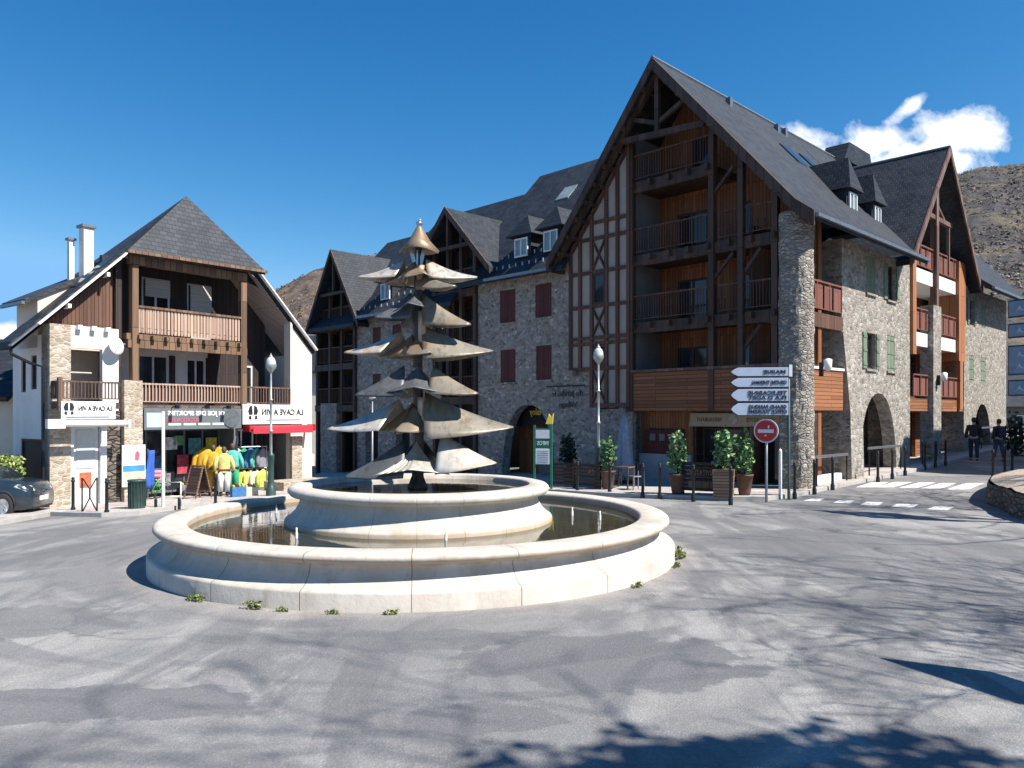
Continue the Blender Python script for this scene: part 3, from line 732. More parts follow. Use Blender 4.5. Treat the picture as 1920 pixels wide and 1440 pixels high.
# second gable bay on the street
sg = gable_prof(13.9, 14.3, 4.55, 8.95, .45)
low = [(p[0], p[1]-.24) for p in reversed(sg)]
MB().prism(list(sg)+low, 'x', -6.0, .5).build('cross_roof', M['slate_x'], cb)
barge(cb, sg, 'x', .51, .07, .34, M['rail_brown'])
MB().tube([(-6, 13.9, 14.32), (.55, 13.9, 14.32)], .06, 6).build('ridge_cap', M['zinc'], cb)
m = MB(); wall(m, [(10.5, -1), (17.9, -1), (17.9, 9.3), (13.9, 13.9), (10.5, 10.0)], [rect(11.2, 12.4, 3.3, 5.3), rect(14.8, 16.2, 3.3, 5.3), rect(11.2, 12.4, 6.1, 8.0), rect(14.8, 16.2, 6.1, 8.0), rect(12.9, 14.9, 8.85, 11.0)], 'x', -1.75, -1.6)
m.build('bay_wall', M['clad_brown'], cb)
for y0, y1, z0, z1 in ((11.2, 12.4, 3.3, 5.3), (14.8, 16.2, 3.3, 5.3), (11.2, 12.4, 6.1, 8.0), (14.8, 16.2, 6.1, 8.0), (12.9, 14.9, 8.85, 11.0)): window(cb, 'x', y0, y1, z0, z1, -1.6, 1, 'timber', .1, 1)
MB().box(-1.6, -.02, 10.55, 17.85, 8.13, 8.72).box(-1.6, -.02, 10.55, 17.85, 5.4, 5.98).build('balcony_slab', M['white_paint'], cb)
MB().box(-1.6, -.02, 10.55, 17.85, 2.62, 3.15).build('balcony_slab', M['clad_orange'], cb)
for z in (8.74, 6.0, 3.17):
    m = MB(); m.rail((-.02, 10.95, z), (-.02, 17.2, z), 1.0, .8, .05, .12)
    for k in range(8): m.box(-.035, -.005, 11.0+k*.78, 11.62+k*.78, z+.14, z+.86)
    m.build('railing', M['rail_red'], cb)
MB().box(-.12, .12, 10.52, 10.92, 5.0, 9.9).build('bay_post', M['post_orange'], cb)
MB().box(-1.2, .12, 16.7, 17.75, 5.0, 9.7).build('bay_post', M['post_orange'], cb)
MB().box(-.12, .12, 16.9, 17.3, 2.7, 5.0).build('bay_post', M['post_orange'], cb)
MB().box(-.14, .14, 13.45, 13.75, 7.25, 13.6).build('bay_post', M['rail_brown'], cb)
m = MB(); m.beam((0, 12.0, 11.2), (0, 15.8, 11.2), .18, .2); m.beam((0, 13.6, 12.0), (0, 14.9, 11.3), .1, .12); m.beam((0, 15.5, 9.0), (0, 15.5, 11.2), .12, .12)
m.build('gable_truss', M['rail_brown'], cb)
MB().box(-.35, .2, 12.8, 13.85, -1, 7.25).build('stone_pier', M['stone_pale'], cb)
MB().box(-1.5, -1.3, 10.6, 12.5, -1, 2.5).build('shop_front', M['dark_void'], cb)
MB().box(-1.2, -1.05, 14.4, 15.9, -1, 2.6).build('shop_door', M['clad_orange'], cb)
# dormers on the street slope
def dormer(par, y, xf, zt, wd, body, xb, zb):
    d = MB(); e = wd/2
    d.box(xb, xf, y-e, y+e, zb, body)
    o = d.build('dormer', M['slate_x'], par)
    r = MB(); k = e+.17; zi = body-.02
    xr = xf-.12; zend = zt
    r.add([(xf+.22, y-k, zi), (xf+.22, y+k, zi), (xr, y, zt), (xb-1.2, y, zt), (xb-1.2, y-k, zi), (xb-1.2, y+k, zi)], [(0, 1, 2), (1, 5, 3, 2), (4, 0, 2, 3), (0, 4, 5, 1), (4, 3, 5)])
    r.build('dormer_roof', M['slate_x'], o)
    window(o, 'x', y-e+.12, y+e-.12, zb+.25, body-.12, xf+.03, 1, 'window_white', .0, 1, pane='dormer_pane')
dormer(cb, 6.3, -.72, 12.4, .95, 11.1, -2.4, 9.9)
dormer(cb, 8.6, -.66, 12.25, .9, 11.0, -2.4, 9.85)
dormer(cb, 20.8, -.7, 12.1, 1.1, 10.9, -2.4, 9.85)
m = MB()
for y in (5.2, 6.9):
    z0 = slope_z(-3.1); z1 = slope_z(-2.3); m.slab([(-3.1, y, z0+.07), (-3.1, y+.75, z0+.07), (-2.3, y+.75, z1+.07), (-2.3, y, z1+.07)], .06)
m.build('skylight', M['glass'], cb)
m = MB()
for y in (3.6, 7.6, 8.3): m.box(-5.05+.5, -4.85+.5, y, y+.2, RZ-.7, RZ-.25)
m.build('roof_vent', M['zinc'], cb)
# raised end of the ridge
MB().prism([(14.4, RZ-.2), (15.0, RZ+.75), (17.6, RZ+.75), (18.0, RZ-.2)], 'x', RX-.6, RX+.6).build('roof_turret', M['slate_y'], cb)
# wall lamps
def sconce(ax, x, y, z, label):
    r = empty('wall_lamp', B.w(x, y, z), B.a, label, 'wall lamp', 'street wall lamps')
    MB().box(-.05, .06, -.05, .05, -.35, .1).build('bracket', M['black_iron'], r)
    MB().lathe([(.02, .22), (.13, .18), (.12, -.12), (.05, -.18)], (.22, 0), 10).build('lamp_shade', M['white_paint'], r, True)
sconce('x', .62, .55, 4.05, 'white wall lamp on a dark bracket on the round stone pillar')
sconce('x', .26, 13.3, 4.1, 'white wall lamp on the square stone pier between red balconies')

# ------------------------------------------------------------------ left wing
lw = empty('stone_wing_building', B.w(-10, 0, 0), B.a, 'long grey stone building with closed dark red shutters and two small timber gables', 'building')
OX = 10.0   # local x of this root is B.x + 10
def X(v): return v+OX
def wing_z(y, ze): return ze+(y+.65)*1.05
eA, eB = 8.5, 7.75
# main roofs: front and back slopes
for x0, x1, ze, zr in ((-16.4, -9.4, eA, 14.9), (-24.6, -16.4, eB, 14.2), (-29.4, -24.6, eB-.3, 13.4)):
    yr = (zr-ze)/1.05-.65
    MB().prism([(-.65, ze), (yr, zr), (2*yr+.65, ze), (2*yr+.65, ze-.22), (yr, zr-.22), (-.65, ze-.22)], 'x', X(x0), X(x1)).build('roof', M['slate_x'], lw)
MB().beam((X(-14.0), -.70, eA-.08), (X(-9.9), -.70, eA-.08), .13, .12).build('gutter', M['zinc'], lw); MB().beam((X(-24.2), -.70, eB-.08), (X(-19.6), -.70, eB-.08), .13, .12).build('gutter', M['zinc'], lw)
m = MB()
for x0, x1, ze in ((-14.0, -10.6, eA), (-24.0, -19.6, eB)):
    for r_ in range(2):
        n = 8
        for k in range(n+1):
            x = lerp(x0, x1, (k+.5*r_)/(n+.5)); y = -.3+.55*r_; z = wing_z(y, ze)
            m.box(X(x)-.03, X(x)+.03, y-.02, y+.02, z, z+.16)
m.build('snow_guards', M['lamp_metal'], lw)
WA = [(-13.75, -12.75, 6.55, 8.0), (-11.55, -10.6, 6.6, 8.02), (-13.7, -12.75, 3.9, 5.35), (-11.5, -10.6, 3.95, 5.4)]
aw = arch(-12.0, -.45, 1.6, 2.9, 2.3)
m = MB(); wall(m, [(X(-15.2), -1.6), (X(-9.98), -1.6), (X(-9.98), 8.45), (X(-15.2), 8.45)], [[(X(p[0]), p[1]) for p in aw]]+[rect(X(a), X(b), c, d) for a, b, c, d in WA], 'y', .02, .5)
m.build('stone_wall', M['stone_grey'], lw)
for a, b, c, d in WA:
    w_ = window(lw, 'y', X(a), X(b), c, d, .02, -1, 'timber', .2, 1); shutters(w_, 'y', X(a), X(b), c, d, .02, -1, 'shutter_red', True)
    MB().box(X(a)-.05, X(b)+.05, -.05, .02, c-.09, c-.01).build('sill', M['stone_grey'], w_)
# arch recess: timber front, door
MB().box(X(-13.8), X(-10.2), 1.3, 1.5, -1.2, 3.1).build('entrance_wall', M['clad_warm'], lw)
MB().box(X(-12.5), X(-11.55), 1.22, 1.295, -.5, 1.75).build('entrance_door', M['grey_wall'], lw)
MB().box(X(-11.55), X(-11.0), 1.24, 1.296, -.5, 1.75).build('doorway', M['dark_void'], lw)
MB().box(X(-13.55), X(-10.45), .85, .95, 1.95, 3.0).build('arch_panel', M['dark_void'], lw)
WB = [(-23.7, -22.95, 6.1, 7.15), (-21.9, -21.1, 6.1, 7.15), (-23.7, -22.95, 3.7, 4.65), (-21.9, -21.1, 3.7, 4.65)]
m = MB(); wall(m, [(X(-25.2), -1.6), (X(-18.4), -1.6), (X(-18.4), 7.7), (X(-25.2), 7.7)], [rect(X(a), X(b), c, d) for a, b, c, d in WB]+[rect(X(-21.6), X(-20.4), -1.0, 1.9), rect(X(-24.4), X(-23.2), -1.0, 1.9)], 'y', .02, .5)
m.build('stone_wall', M['stone_grey'], lw)
for a, b, c, d in WB:
    w_ = window(lw, 'y', X(a), X(b), c, d, .02, -1, 'timber', .2, 1); shutters(w_, 'y', X(a), X(b), c, d, .02, -1, 'shutter_red', True)
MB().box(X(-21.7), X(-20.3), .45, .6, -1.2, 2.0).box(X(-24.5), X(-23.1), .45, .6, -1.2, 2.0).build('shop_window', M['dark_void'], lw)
# timber gables
def small_gable(c, zr, half, ze, x0, x1, floors, back):
    p = gable_prof(X(c), zr, half, ze)
    low = [(q[0], q[1]-.2) for q in reversed(p)]
    MB().prism(p+low, 'y', -.65, back).build('gable_roof', M['slate_y'], lw)
    barge(lw, p, 'y', -.72, .065, .3, M['timber'])
    s = (zr-ze)/half
    f = lambda x: zr-abs(X(x)-X(c))*s-.22
    wall(MB(), [(X(x0), -1.4), (X(x1), -1.4), (X(x1), f(x1)), (X(c), zr-.25), (X(x0), f(x0))], [], 'y', 1.3, 1.5).build('bay_wall', M['clad_dark'], lw)
    m = MB()
    for x in (x0+.12, lerp(x0, x1, .36), lerp(x0, x1, .66), x1-.12): m.box(X(x)-.1, X(x)+.1, -.12, .08, -1.2, f(x)-.02)
    for z in floors: m.box(X(x0), X(x1), -.16, .12, z-.36, z)
    m.beam((X(c-half*.5), -.5, zr-half*.5*s-.3), (X(c+half*.5), -.5, zr-half*.5*s-.3), .14, .16); m.beam((X(c), -.5, zr-half*.5*s-.3), (X(c), -.5, zr-.3), .12, .12)
    m.build('timber_frame', M['timber'], lw)
    m = MB()
    for z in floors: m.box(X(x0), X(x1), .1, 1.3, z-.3, z-.05)
    m.build('balcony_floor', M['clad_dark'], lw)
    for z in floors: MB().rail((X(x0+.1), -.04, z), (X(x1-.1), -.04, z), .95, .13, .024).build('railing', M['timber_red'], lw)
    for z in floors:
        window(lw, 'y', X(lerp(x0, x1, .18)), X(lerp(x0, x1, .45)), z+.02, z+1.9, 1.3, -1, 'timber', -.03, 1)
        window(lw, 'y', X(lerp(x0, x1, .66)), X(lerp(x0, x1, .86)), z+.1, z+1.8, 1.3, -1, 'timber', -.03, 0)
small_gable(-16.75, 12.2, 3.1, 9.0, -18.4, -15.2, (8.35, 5.85, 3.3), 3.2)
small_gable(-26.8, 11.75, 2.75, 7.4, -29.4, -25.2, (7.6, 5.35, 3.0), 3.9)
MB().box(X(-18.3), X(-15.3), .9, 1.2, -1.3, 3.0).build('shop_front', M['dark_void'], lw)
MB().box(X(-29.4), X(-29.2), .1, 9, -1.5, 7.2).build('end_wall', M['clad_black'], lw)
MB().box(X(-28.7), X(-27.0), -.2, .3, -1.5, 3.1).build('stone_pier', M['stone_grey'], lw)
def wdormer(x, zt, ze, name='dormer'):
    o = MB().box(X(x)-.52, X(x)+.52, .15, 2.0, ze+.9, zt-.95).build('dormer', M['slate_x'], lw)
    r = MB(); k = .8; zi = zt-.97; yf = -.12
    r.add([(X(x)-k, yf, zi), (X(x)+k, yf, zi), (X(x), yf+.6, zt), (X(x), 3.2, zt), (X(x)-k, 3.2, zi), (X(x)+k, 3.2, zi)], [(0, 1, 2), (1, 5, 3, 2), (4, 0, 2, 3), (0, 4, 5, 1), (4, 3, 5)])
    r.build('dormer_roof', M['slate_y'], o)
    window(o, 'y', X(x)-.4, X(x)+.4, ze+1.05, zt-1.08, .12, -1, 'window_white', -.02, 1, pane='dormer_pane')
wdormer(-12.45, 11.25, 8.3); wdormer(-10.7, 11.3, 8.3); wdormer(-22.6, 10.5, 7.5)
m = MB()
for x, y in ((-13.3, 3.2), (-11.6, 3.4)):
    z0, z1 = wing_z(y, eA)+.06, wing_z(y+.7, eA)+.06
    m.slab([(X(x), y, z0), (X(x)+.8, y, z0), (X(x)+.8, y+.7, z1), (X(x), y+.7, z1)], .05)
m.build('skylight', M['dormer_pane'], lw)
MB().box(X(-29), X(-10), 8, 11.5, -1.5, 8).build('rear_block', M['grey_wall'], lw)
# ------------------------------------------------------------------ lettering
def lettering(txt, width, height, mat, parent, loc, ax='y', mirror=True, name='lettering', bold=.012):
    """raised letters fitted into width x height, centred at loc, facing -y (or +x); the place is seen mirror-written"""
    cu_ = bpy.data.curves.new('letters', 'FONT'); cu_.body = txt; cu_.align_x = 'CENTER'; cu_.align_y = 'CENTER'; cu_.extrude = .01; cu_.offset = bold; cu_.resolution_u = 3; cu_.space_line = .85
    t_ = bpy.data.objects.new('letters', cu_); COL.objects.link(t_)
    dg = bpy.context.evaluated_depsgraph_get(); dg.update(); me = bpy.data.meshes.new_from_object(t_.evaluated_get(dg))
    bpy.data.objects.remove(t_); bpy.data.curves.remove(cu_)
    xs = [v.co.x for v in me.vertices]; ys = [v.co.y for v in me.vertices]
    sx = width/(max(xs)-min(xs)); sy = height/(max(ys)-min(ys)); mx, my = (max(xs)+min(xs))/2, (max(ys)+min(ys))/2
    for v in me.vertices:
        x, y, z = (v.co.x-mx)*sx*(-1 if mirror else 1), (v.co.y-my)*sy, v.co.z
        v.co = (x, -z, y) if ax == 'y' else (z, x, y)
    if mirror: me.flip_normals()
    me.materials.clear(); me.materials.append(mat); me.name = name
    o = bpy.data.objects.new(name, me); COL.objects.link(o); o.parent = parent; o.location = loc
    return o

# ------------------------------------------------------------------ timber house on the left
hb = empty('timber_house', (HS.O[0], HS.O[1], 0), HS.a, 'white and brown timber house with a hipped slate roof, balconies and shops below', 'building')
G0 = -1.4
def lz(x): return 8.05+.966*(x-2.44)
def rz_(x): return 8.17-1.035*(x-7.35)
AP = (4.85, .55, 10.4)
m = MB(); T = .2
m.slab([(-1.07, 0, 4.66), (2.44, 0, 8.05), (AP[0], AP[1], AP[2]), (AP[0], .62, AP[2]), (2.44, .75, 8.05), (-1.07, .8, 4.66)], T)
m.build('roof', M['slate_y'], hb)
MB().slab([(10.22, 0, 5.2), (10.22, 4.6, 5.2), (7.35, 4.6, 8.17), (AP[0], .62, AP[2]), AP, (7.35, 0, 8.17)], T).build('roof', M['slate_y'], hb)
MB().add([(AP[0], .62, AP[2]-.06), (2.5, .78, 7.95), (2.5, 4.6, 7.4), (7.35, 4.6, 8.1)], [(0, 1, 2, 3)]).build('rear_roof', M['slate_house'], hb, False, 0, .1)
MB().slab([(2.25, -.38, 7.90), (7.55, -.38, 8.0), (AP[0], AP[1], AP[2]+.02)], .16).build('hip_roof', M['slate_house'], hb)
MB().beam((2.2, -.42, 7.86), (7.6, -.42, 7.96), .11, .1).build('gutter', M['timber_mid'], hb)
MB().beam((-.35, -.04, lz(-.35)-.12), (2.40, -.04, lz(2.40)-.12), .05, .26, (0, 1, 0)).build('barge_board', M['white_paint'], hb)
MB().beam((-1.1, -.03, lz(-1.1)-.1), (-.38, -.03, lz(-.38)-.1), .05, .22, (0, 1, 0)).build('barge_board', M['zinc'], hb)
MB().beam((10.25, -.04, 5.14), (7.42, -.04, 8.02), .05, .26, (0, 1, 0)).build('barge_board', M['white_paint'], hb)
MB().slab([(10.1, .03, 5.2-.2), (10.1, 1.9, 5.2-.2), (5.2, 1.9, 10.27-.2), (7.4, .03, 8.0-.22)], .03).build('soffit', M['soffit'], hb)
MB().slab([(-1.0, .03, 4.62-.16), (2.44, .03, 7.93-.16), (2.44, 1.9, 7.93-.16), (-1.0, 1.9, 4.62-.16)], .03).build('soffit', M['timber'], hb)
m = MB()
for x in (.55, 1.75): m.beam((x, -.12, lz(x)-.33), (x, .3, lz(x)-.33), .1, .13)
m.build('purlin', M['white_paint'], hb)
MB().tube([(-1.05, .1, 4.55), (-1.02, .1, 4.3), (-.5, .1, 4.05), (-.12, .15, 3.95), (-.12, .15, -.6)], .05, 6).build('downpipe', M['black_iron'], hb)
# left wall
m = MB(); wall(m, [(.12, G0), (2.5, G0), (2.5, 4.95), (.12, 5.0)], [rect(.9, 1.32, 3.28, 4.36), rect(1.70, 2.06, 3.2, 4.28), rect(.55, 2.1, -.4, 1.7)], 'x', 0, .25)
m.box(0, 2.4, 2.5, 2.7, G0, 4.9).box(2.4, 2.6, 2.5, 4.4, G0, 7.4)
m.build('side_wall', M['white_wall'], hb)
for a, b, c, d in ((.9, 1.32, 3.28, 4.36), (1.70, 2.06, 3.2, 4.28), (.55, 2.1, -.4, 1.7)): window(hb, 'x', a, b, c, d, 0, -1, 'timber', .1, 0, pane='dark_void')
MB().box(0, .62, -.03, .55, G0, 5.3).build('stone_pillar', M['stone_gold'], hb)
# gable cladding and loggia on the left
m = MB(); m.prism([(.05, 5.30), (2.36, 5.30), (2.36, lz(2.36)-.3), (.05, lz(.05)-.3)], 'y', .38, .55); m.build('gable_cladding', M['clad_brown'], hb)
for x in (.86, 1.3, 1.74): MB().box(x-.07, x+.07, -.14, .0, 5.18, 5.32).build('beam_end', M['white_paint'], hb)
m = MB(); wall(m, [(.62, 2.6), (2.14, 2.6), (2.14, 5.30), (.62, 5.30)], [rect(.622, 1.62, 2.85, 4.6)], 'y', .02, .22); m.build('white_wall', M['white_wall'], hb)
MB().box(.3, 2.3, 1.4, 1.6, 2.6, 5.3).build('loggia_wall', M['pale_wall'], hb)
MB().box(.75, 1.1, 1.33, 1.395, 2.9, 4.3).build('loggia_door', M['roller'], hb)
MB().box(.05, 1.86, -.6, 1.4, 2.66, 2.86).build('balcony_floor', M['rail_brown'], hb)
m = MB(); m.rail((.06, -.58, 2.86), (1.84, -.58, 2.86), .64, .1, .035); m.rail((.06, -.5, 2.86), (.06, -.05, 2.86), .64, .1, .035); m.box(.0, .12, -.64, -.52, 2.6, 3.62); m.build('railing', M['rail_brown'], hb)
# centre bay
MB().box(2.14, 2.34, .2, 1.7, G0, 7.7).build('bay_side_wall', M['clad_black'], hb)
m = MB(); wall(m, [(2.34, 5.2), (8.95, 5.2), (8.95, 6.3), (6.95, 8.3), (2.34, 8.0)], [rect(3.75, 4.82, 5.4, 7.45), rect(5.5, 6.5, 5.3, 7.45)], 'y', 1.6, 1.75); m.build('upper_wall', M['clad_black'], hb)
w_ = window(hb, 'y', 3.75, 4.82, 5.4, 7.45, 1.6, -1, 'window_white', .08, 1, 0); MB().box(3.82, 4.75, 1.46, 1.52, 6.75, 7.4).build('roller_shutter', M['roller'], w_)
w_ = window(hb, 'y', 5.5, 6.5, 5.3, 7.45, 1.6, -1, 'window_white', .08, 0, 0); MB().box(5.57, 6.43, 1.46, 1.52, 5.35, 7.4).build('roller_shutter', M['roller'], w_)
m = MB(); wall(m, [(2.34, 2.8), (6.35, 2.8), (6.35, 4.95), (2.34, 4.95)], [rect(3.6, 4.75, 2.85, 4.65), rect(5.45, 6.25, 2.85, 4.6)], 'y', 1.6, 1.75); m.build('middle_wall', M['white_wall'], hb)
window(hb, 'y', 3.6, 4.75, 2.85, 4.65, 1.6, -1, 'window_white', .06, 1); window(hb, 'y', 5.45, 6.25, 2.85, 4.6, 1.6, -1, 'window_white', .06, 1)
MB().box(4.78, 4.98, 1.52, 1.595, 2.85, 4.65).box(6.27, 6.34, 1.52, 1.595, 2.85, 4.65).build('shutter', M['clad_black'], hb)
m = MB(); wall(m, [(6.35, 2.8), (8.95, 2.8), (8.95, 5.2), (6.35, 5.2)], [rect(7.75, 8.35, 2.9, 4.45)], 'y', 1.62, 1.75); m.build('right_wall', M['clad_black'], hb)
window(hb, 'y', 7.75, 8.35, 2.9, 4.45, 1.62, -1, 'window_white', .04, 0)
MB().box(2.36, 6.95, -.08, 1.6, 5.0, 5.2).build('upper_floor', M['timber_mid'], hb)
MB().box(2.86, 9.0, -.08, 1.6, 2.62, 2.8).build('lower_floor', M['rail_brown'], hb)
m = MB(); m.box(2.40, 6.95, -.1, .1, 4.72, 4.985)
for k in range(9): m.box(2.7+k*.48, 2.82+k*.48, -.25, -.085, 5.02, 5.16)
m.build('floor_beam', M['timber_mid'], hb)
MB().box(2.45, 6.95, -.12, .1, 7.52, 7.82).build('top_beam', M['timber_mid'], hb)
MB().box(2.52, 2.74, -.12, .1, 3.62, 7.5).build('timber_post', M['timber_mid'], hb)
MB().box(6.68, 6.92, -.12, .1, 2.62, 7.5).build('timber_post', M['timber_mid'], hb)
m = MB()
for k in range(31): m.box(2.77+k*.126, 2.86+k*.126, -.075, -.045, 5.24, 6.08)
m.box(2.75, 6.67, -.043, -.02, 5.3, 6.0); m.build('parapet', M['board_pale'], hb)
MB().box(2.74, 6.68, -.12, .02, 6.085, 6.16).build('parapet_cap', M['timber_mid'], hb)
MB().box(2.24, 2.86, -.16, .5, G0, 3.62).build('stone_pillar', M['stone_gold'], hb)
m = MB(); m.rail((2.9, -.05, 2.8), (6.66, -.05, 2.8), .72, .12, .035); m.build('railing', M['board_pale'], hb)
m = MB(); m.box(2.9, 6.66, .0, .03, 2.85, 3.42); m.build('rail_screen', M['rail_brown'], hb)
MB().rail((6.95, -.05, 2.8), (8.95, -.05, 2.8), .72, .12, .035).build('railing', M['rail_brown'], hb)
m = MB(); m.prism([(9.06, G0), (10.12, G0), (10.12, 5.0), (9.06, 6.1)], 'y', .05, .35); m.prism([(8.96, 2.5), (9.06, 2.5), (9.06, 6.1), (8.96, 6.2)], 'y', -.06, .35); m.build('end_wall', M['pale_wall'], hb)
MB().box(9.0, 9.5, -.12, .045, G0, 1.6).build('stone_pillar', M['stone_gold'], hb)
MB().box(9.85, 10.1, .36, 4.4, G0, 4.95).build('side_wall', M['pale_wall'], hb)
MB().box(2.6, 9.84, 4.2, 4.4, G0, 4.9).build('rear_wall', M['pale_wall'], hb)
# ground floor shops
m = MB(); m.box(.62, .72, .0, .3, G0, 2.5); m.box(1.55, 1.75, .0, .3, G0, 2.5); m.box(.72, 1.55, .0, .3, 2.1, 2.5); m.build('shop_frame', M['window_white'], hb)
MB().box(.74, 1.53, .12, .17, -.5, 2.08).build('shop_door', M['window_white'], hb)
MB().box(.84, 1.43, .10, .115, .75, 2.0).build('door_pane', M['lamp_glass'], hb)
MB().box(1.75, 2.24, .05, .4, G0, 2.6).build('dark_pier', M['stone_dark'], hb)
window(hb, 'y', 2.9, 6.55, -.35, 1.95, 1.1, -1, 'sign_grey', .05, 4, name='shop_glazing')
for i, (x, z, w_, h_, k_) in enumerate(((3.05, .9, .45, .7, 'orange'), (3.2, .1, .5, .6, 'green'), (3.75, .5, .4, .5, 'blue'), (4.2, 1.2, .55, .45, 'white'), (4.0, -.1, .5, .45, 'grey'), (4.75, .3, .45, .7, 'red'), (5.2, 1.0, .5, .6, 'teal'), (5.65, .0, .5, .6, 'blue'), (5.9, 1.1, .45, .5, 'yellow'), (4.6, 1.35, .4, .35, 'green'))):
    c_ = dict(orange=(.45, .14, .05), green=(.10, .28, .10), blue=(.06, .14, .30), white=(.6, .6, .6), grey=(.25, .22, .27), red=(.40, .05, .08), teal=(.08, .26, .26), yellow=(.55, .42, .05))[k_]
    k2 = 'display_'+k_
    if k2 not in M: M[k2] = plain(k2, c_, .8, 0, .55, 7)
    MB().box(x, x+w_, .985, 1.0, z, z+h_).build('window_display', M[k2], hb)
MB().box(2.9, 6.6, 1.3, 1.5, -1, 2.7).box(6.6, 9.0, 1.4, 1.6, -1, 2.7).build('shop_back', M['dark_wood'], hb)
MB().box(6.55, 6.75, .2, 1.3, G0, 2.6).build('shop_pier', M['sign_grey'], hb)
window(hb, 'y', 6.8, 7.9, -.2, 1.9, .9, -1, 'window_white', .05, 1, name='shop_glazing')
window(hb, 'y', 8.0, 8.9, -.3, 1.8, .9, -1, 'timber', .05, 0, name='shop_door')
MB().box(.95, 1.3, .092, .10, .15, .62).build('door_poster', plain('poster_orange', (.50, .13, .06), .6, 0, .5, 9), hb)
# chimneys and dormer
MB().box(1.5, 1.82, 1.05, 1.4, 6.8, 8.72).build('chimney', M['white_wall'], hb)
MB().box(1.44, 1.88, .99, 1.46, 8.725, 8.82).build('chimney_cap', M['zinc'], hb)
MB().box(1.24, 1.40, 1.5, 1.66, 6.6, 8.3).build('chimney', M['white_wall'], hb)
MB().box(1.19, 1.45, 1.45, 1.71, 8.305, 8.38).build('chimney_cap', M['zinc'], hb)
MB().prism([(.0, 4.6), (.0, 6.2), (2.05, 7.3), (2.05, 4.6)], 'y', .83, 2.4).build('dormer', M['peach_wall'], hb)
MB().prism([(-.4, 6.08), (3.0, 7.92), (3.0, 7.78), (-.4, 5.94)], 'y', .74, 2.5).build('dormer_roof', M['slate_house'], hb)
MB().beam((-.44, .74, 5.96), (-.44, 2.5, 5.96), .1, .1).build('gutter', M['zinc'], hb)
m = MB()
for k in range(2): m.slab([(.9+k*.7, .2, lz(.9+k*.7)+.06), (1.45+k*.7, .2, lz(1.45+k*.7)+.06), (1.45+k*.7, .65, lz(1.45+k*.7)+.06), (.9+k*.7, .65, lz(.9+k*.7)+.06)], .05)
m.build('skylight', M['glass'], hb)
# house fittings that are things of their own
def onhouse(name, x, y, z, label, cat, group=None): return empty(name, HS.w(x, y, z), HS.a, label, cat, group)
def emblem(par, x, z, s):
    b = MB()
    for k in (-1, 1):
        b.prism([(x+k*.06*s, z-.1*s), (x+k*.40*s, z-.12*s), (x+k*.52*s, z+.2*s), (x+k*.36*s, z+.62*s), (x+k*.10*s, z+.70*s)], 'y', -.03, -.016)
        b.prism([(x+k*.18*s, z-.55*s), (x+k*.46*s, z-.48*s), (x+k*.40*s, z-.2*s), (x+k*.2*s, z-.24*s)], 'y', -.03, -.016)
    b.build('emblem', M['ink'], par)
s = onhouse('shop_sign', .9, -.66, 2.62, 'white wine shop sign hanging under the small left balcony', 'sign')
MB().box(-.84, .80, -.015, .03, -.29, .27).build('board', M['sign_white'], s, bevel=.01)
lettering('LA CAVE A VIN', 1.02, .15, M['ink'], s, (.17, -.02, .05), bold=.02); emblem(s, -.62, .02, .3)
MB().box(-.7, .6, -.02, -.012, -.24, -.2).build('small_print', M['zinc'], s)
s = onhouse('shop_sign', 8.15, -.16, 2.5, 'large white wine shop sign above the red awning', 'sign')
MB().box(-1.45, 1.5, -.015, .03, -.40, .36).build('board', M['sign_white'], s, bevel=.01)
lettering('LA CAVE A VIN', 1.95, .23, M['ink'], s, (.36, -.02, .07), bold=.02); emblem(s, -1.0, .02, .42)
MB().box(-.4, 1.2, -.02, -.012, -.26, -.22).build('small_print', M['zinc'], s)
s = onhouse('shop_sign', 4.78, -.16, 2.34, 'long grey sports shop fascia sign with white and red lettering', 'sign')
MB().box(-1.88, 1.86, -.02, .03, -.38, .36).build('board', M['sign_grey'], s)
MB().box(-1.8, -1.2, -.03, -.021, -.3, .2).build('picture', M['sign_blue'], s)
lettering('OI JOE DES SPORTIFS', 2.2, .21, M['ink_white'], s, (.05, -.025, .16), bold=.03)
lettering('LOCATION SKIS', 1.2, .12, M['ink_red'], s, (-.48, -.025, -.06), bold=.02)
for k in range(4): MB().box(-1.02+k*.56, -.56+k*.56, -.03, -.021, -.24, -.17).build('small_print', M['ink_white'], s)
MB().lathe([(0, 0), (.34, 0), (.34, .03), (0, .03)], (0, 0), 28).build('round_logo', M['zinc'], s).matrix_local = Matrix.Translation((1.42, -.022, .0)) @ Matrix.Rotation(R(90), 4, 'X')
for x, nm in ((-.9, 'a'), (.25, 'b'), (1.1, 'c')):
    MB().beam((x, -.02, .38), (x, -.35, .44), .03, .03).box(x-.06, x+.06, -.42, -.3, .34, .46).build('spot_lamp', M['black_iron'], s)
a = onhouse('awning', .85, -.75, 2.2, 'rolled up white awning cassette over the left shop door', 'awning')
MB().tube([(-1.2, 0, 0), (1.2, 0, 0)], .1, 12).build('roll', M['white_paint'], a, True)
MB().box(-1.25, -.75, -.13, .05, -.14, .14).build('bracket', M['white_paint'], a); MB().box(1.17, 1.24, -.13, .05, -.13, .13).build('bracket', M['white_paint'], a)
a = onhouse('awning', 8.3, -.42, 1.95, 'rolled up red awning under the large white sign', 'awning')
MB().tube([(-1.5, 0, 0), (1.45, 0, 0)], .11, 12).build('roll', M['red_fabric'], a, True)
MB().box(-1.4, 1.4, -.14, -.1, -.2, .02).build('valance', M['red_fabric'], a)
MB().box(-1.56, -1.5, -.13, .3, -.13, .13).build('bracket', M['red_paint'], a); MB().box(1.45, 1.52, -.13, .3, -.13, .13).build('bracket', M['red_paint'], a)
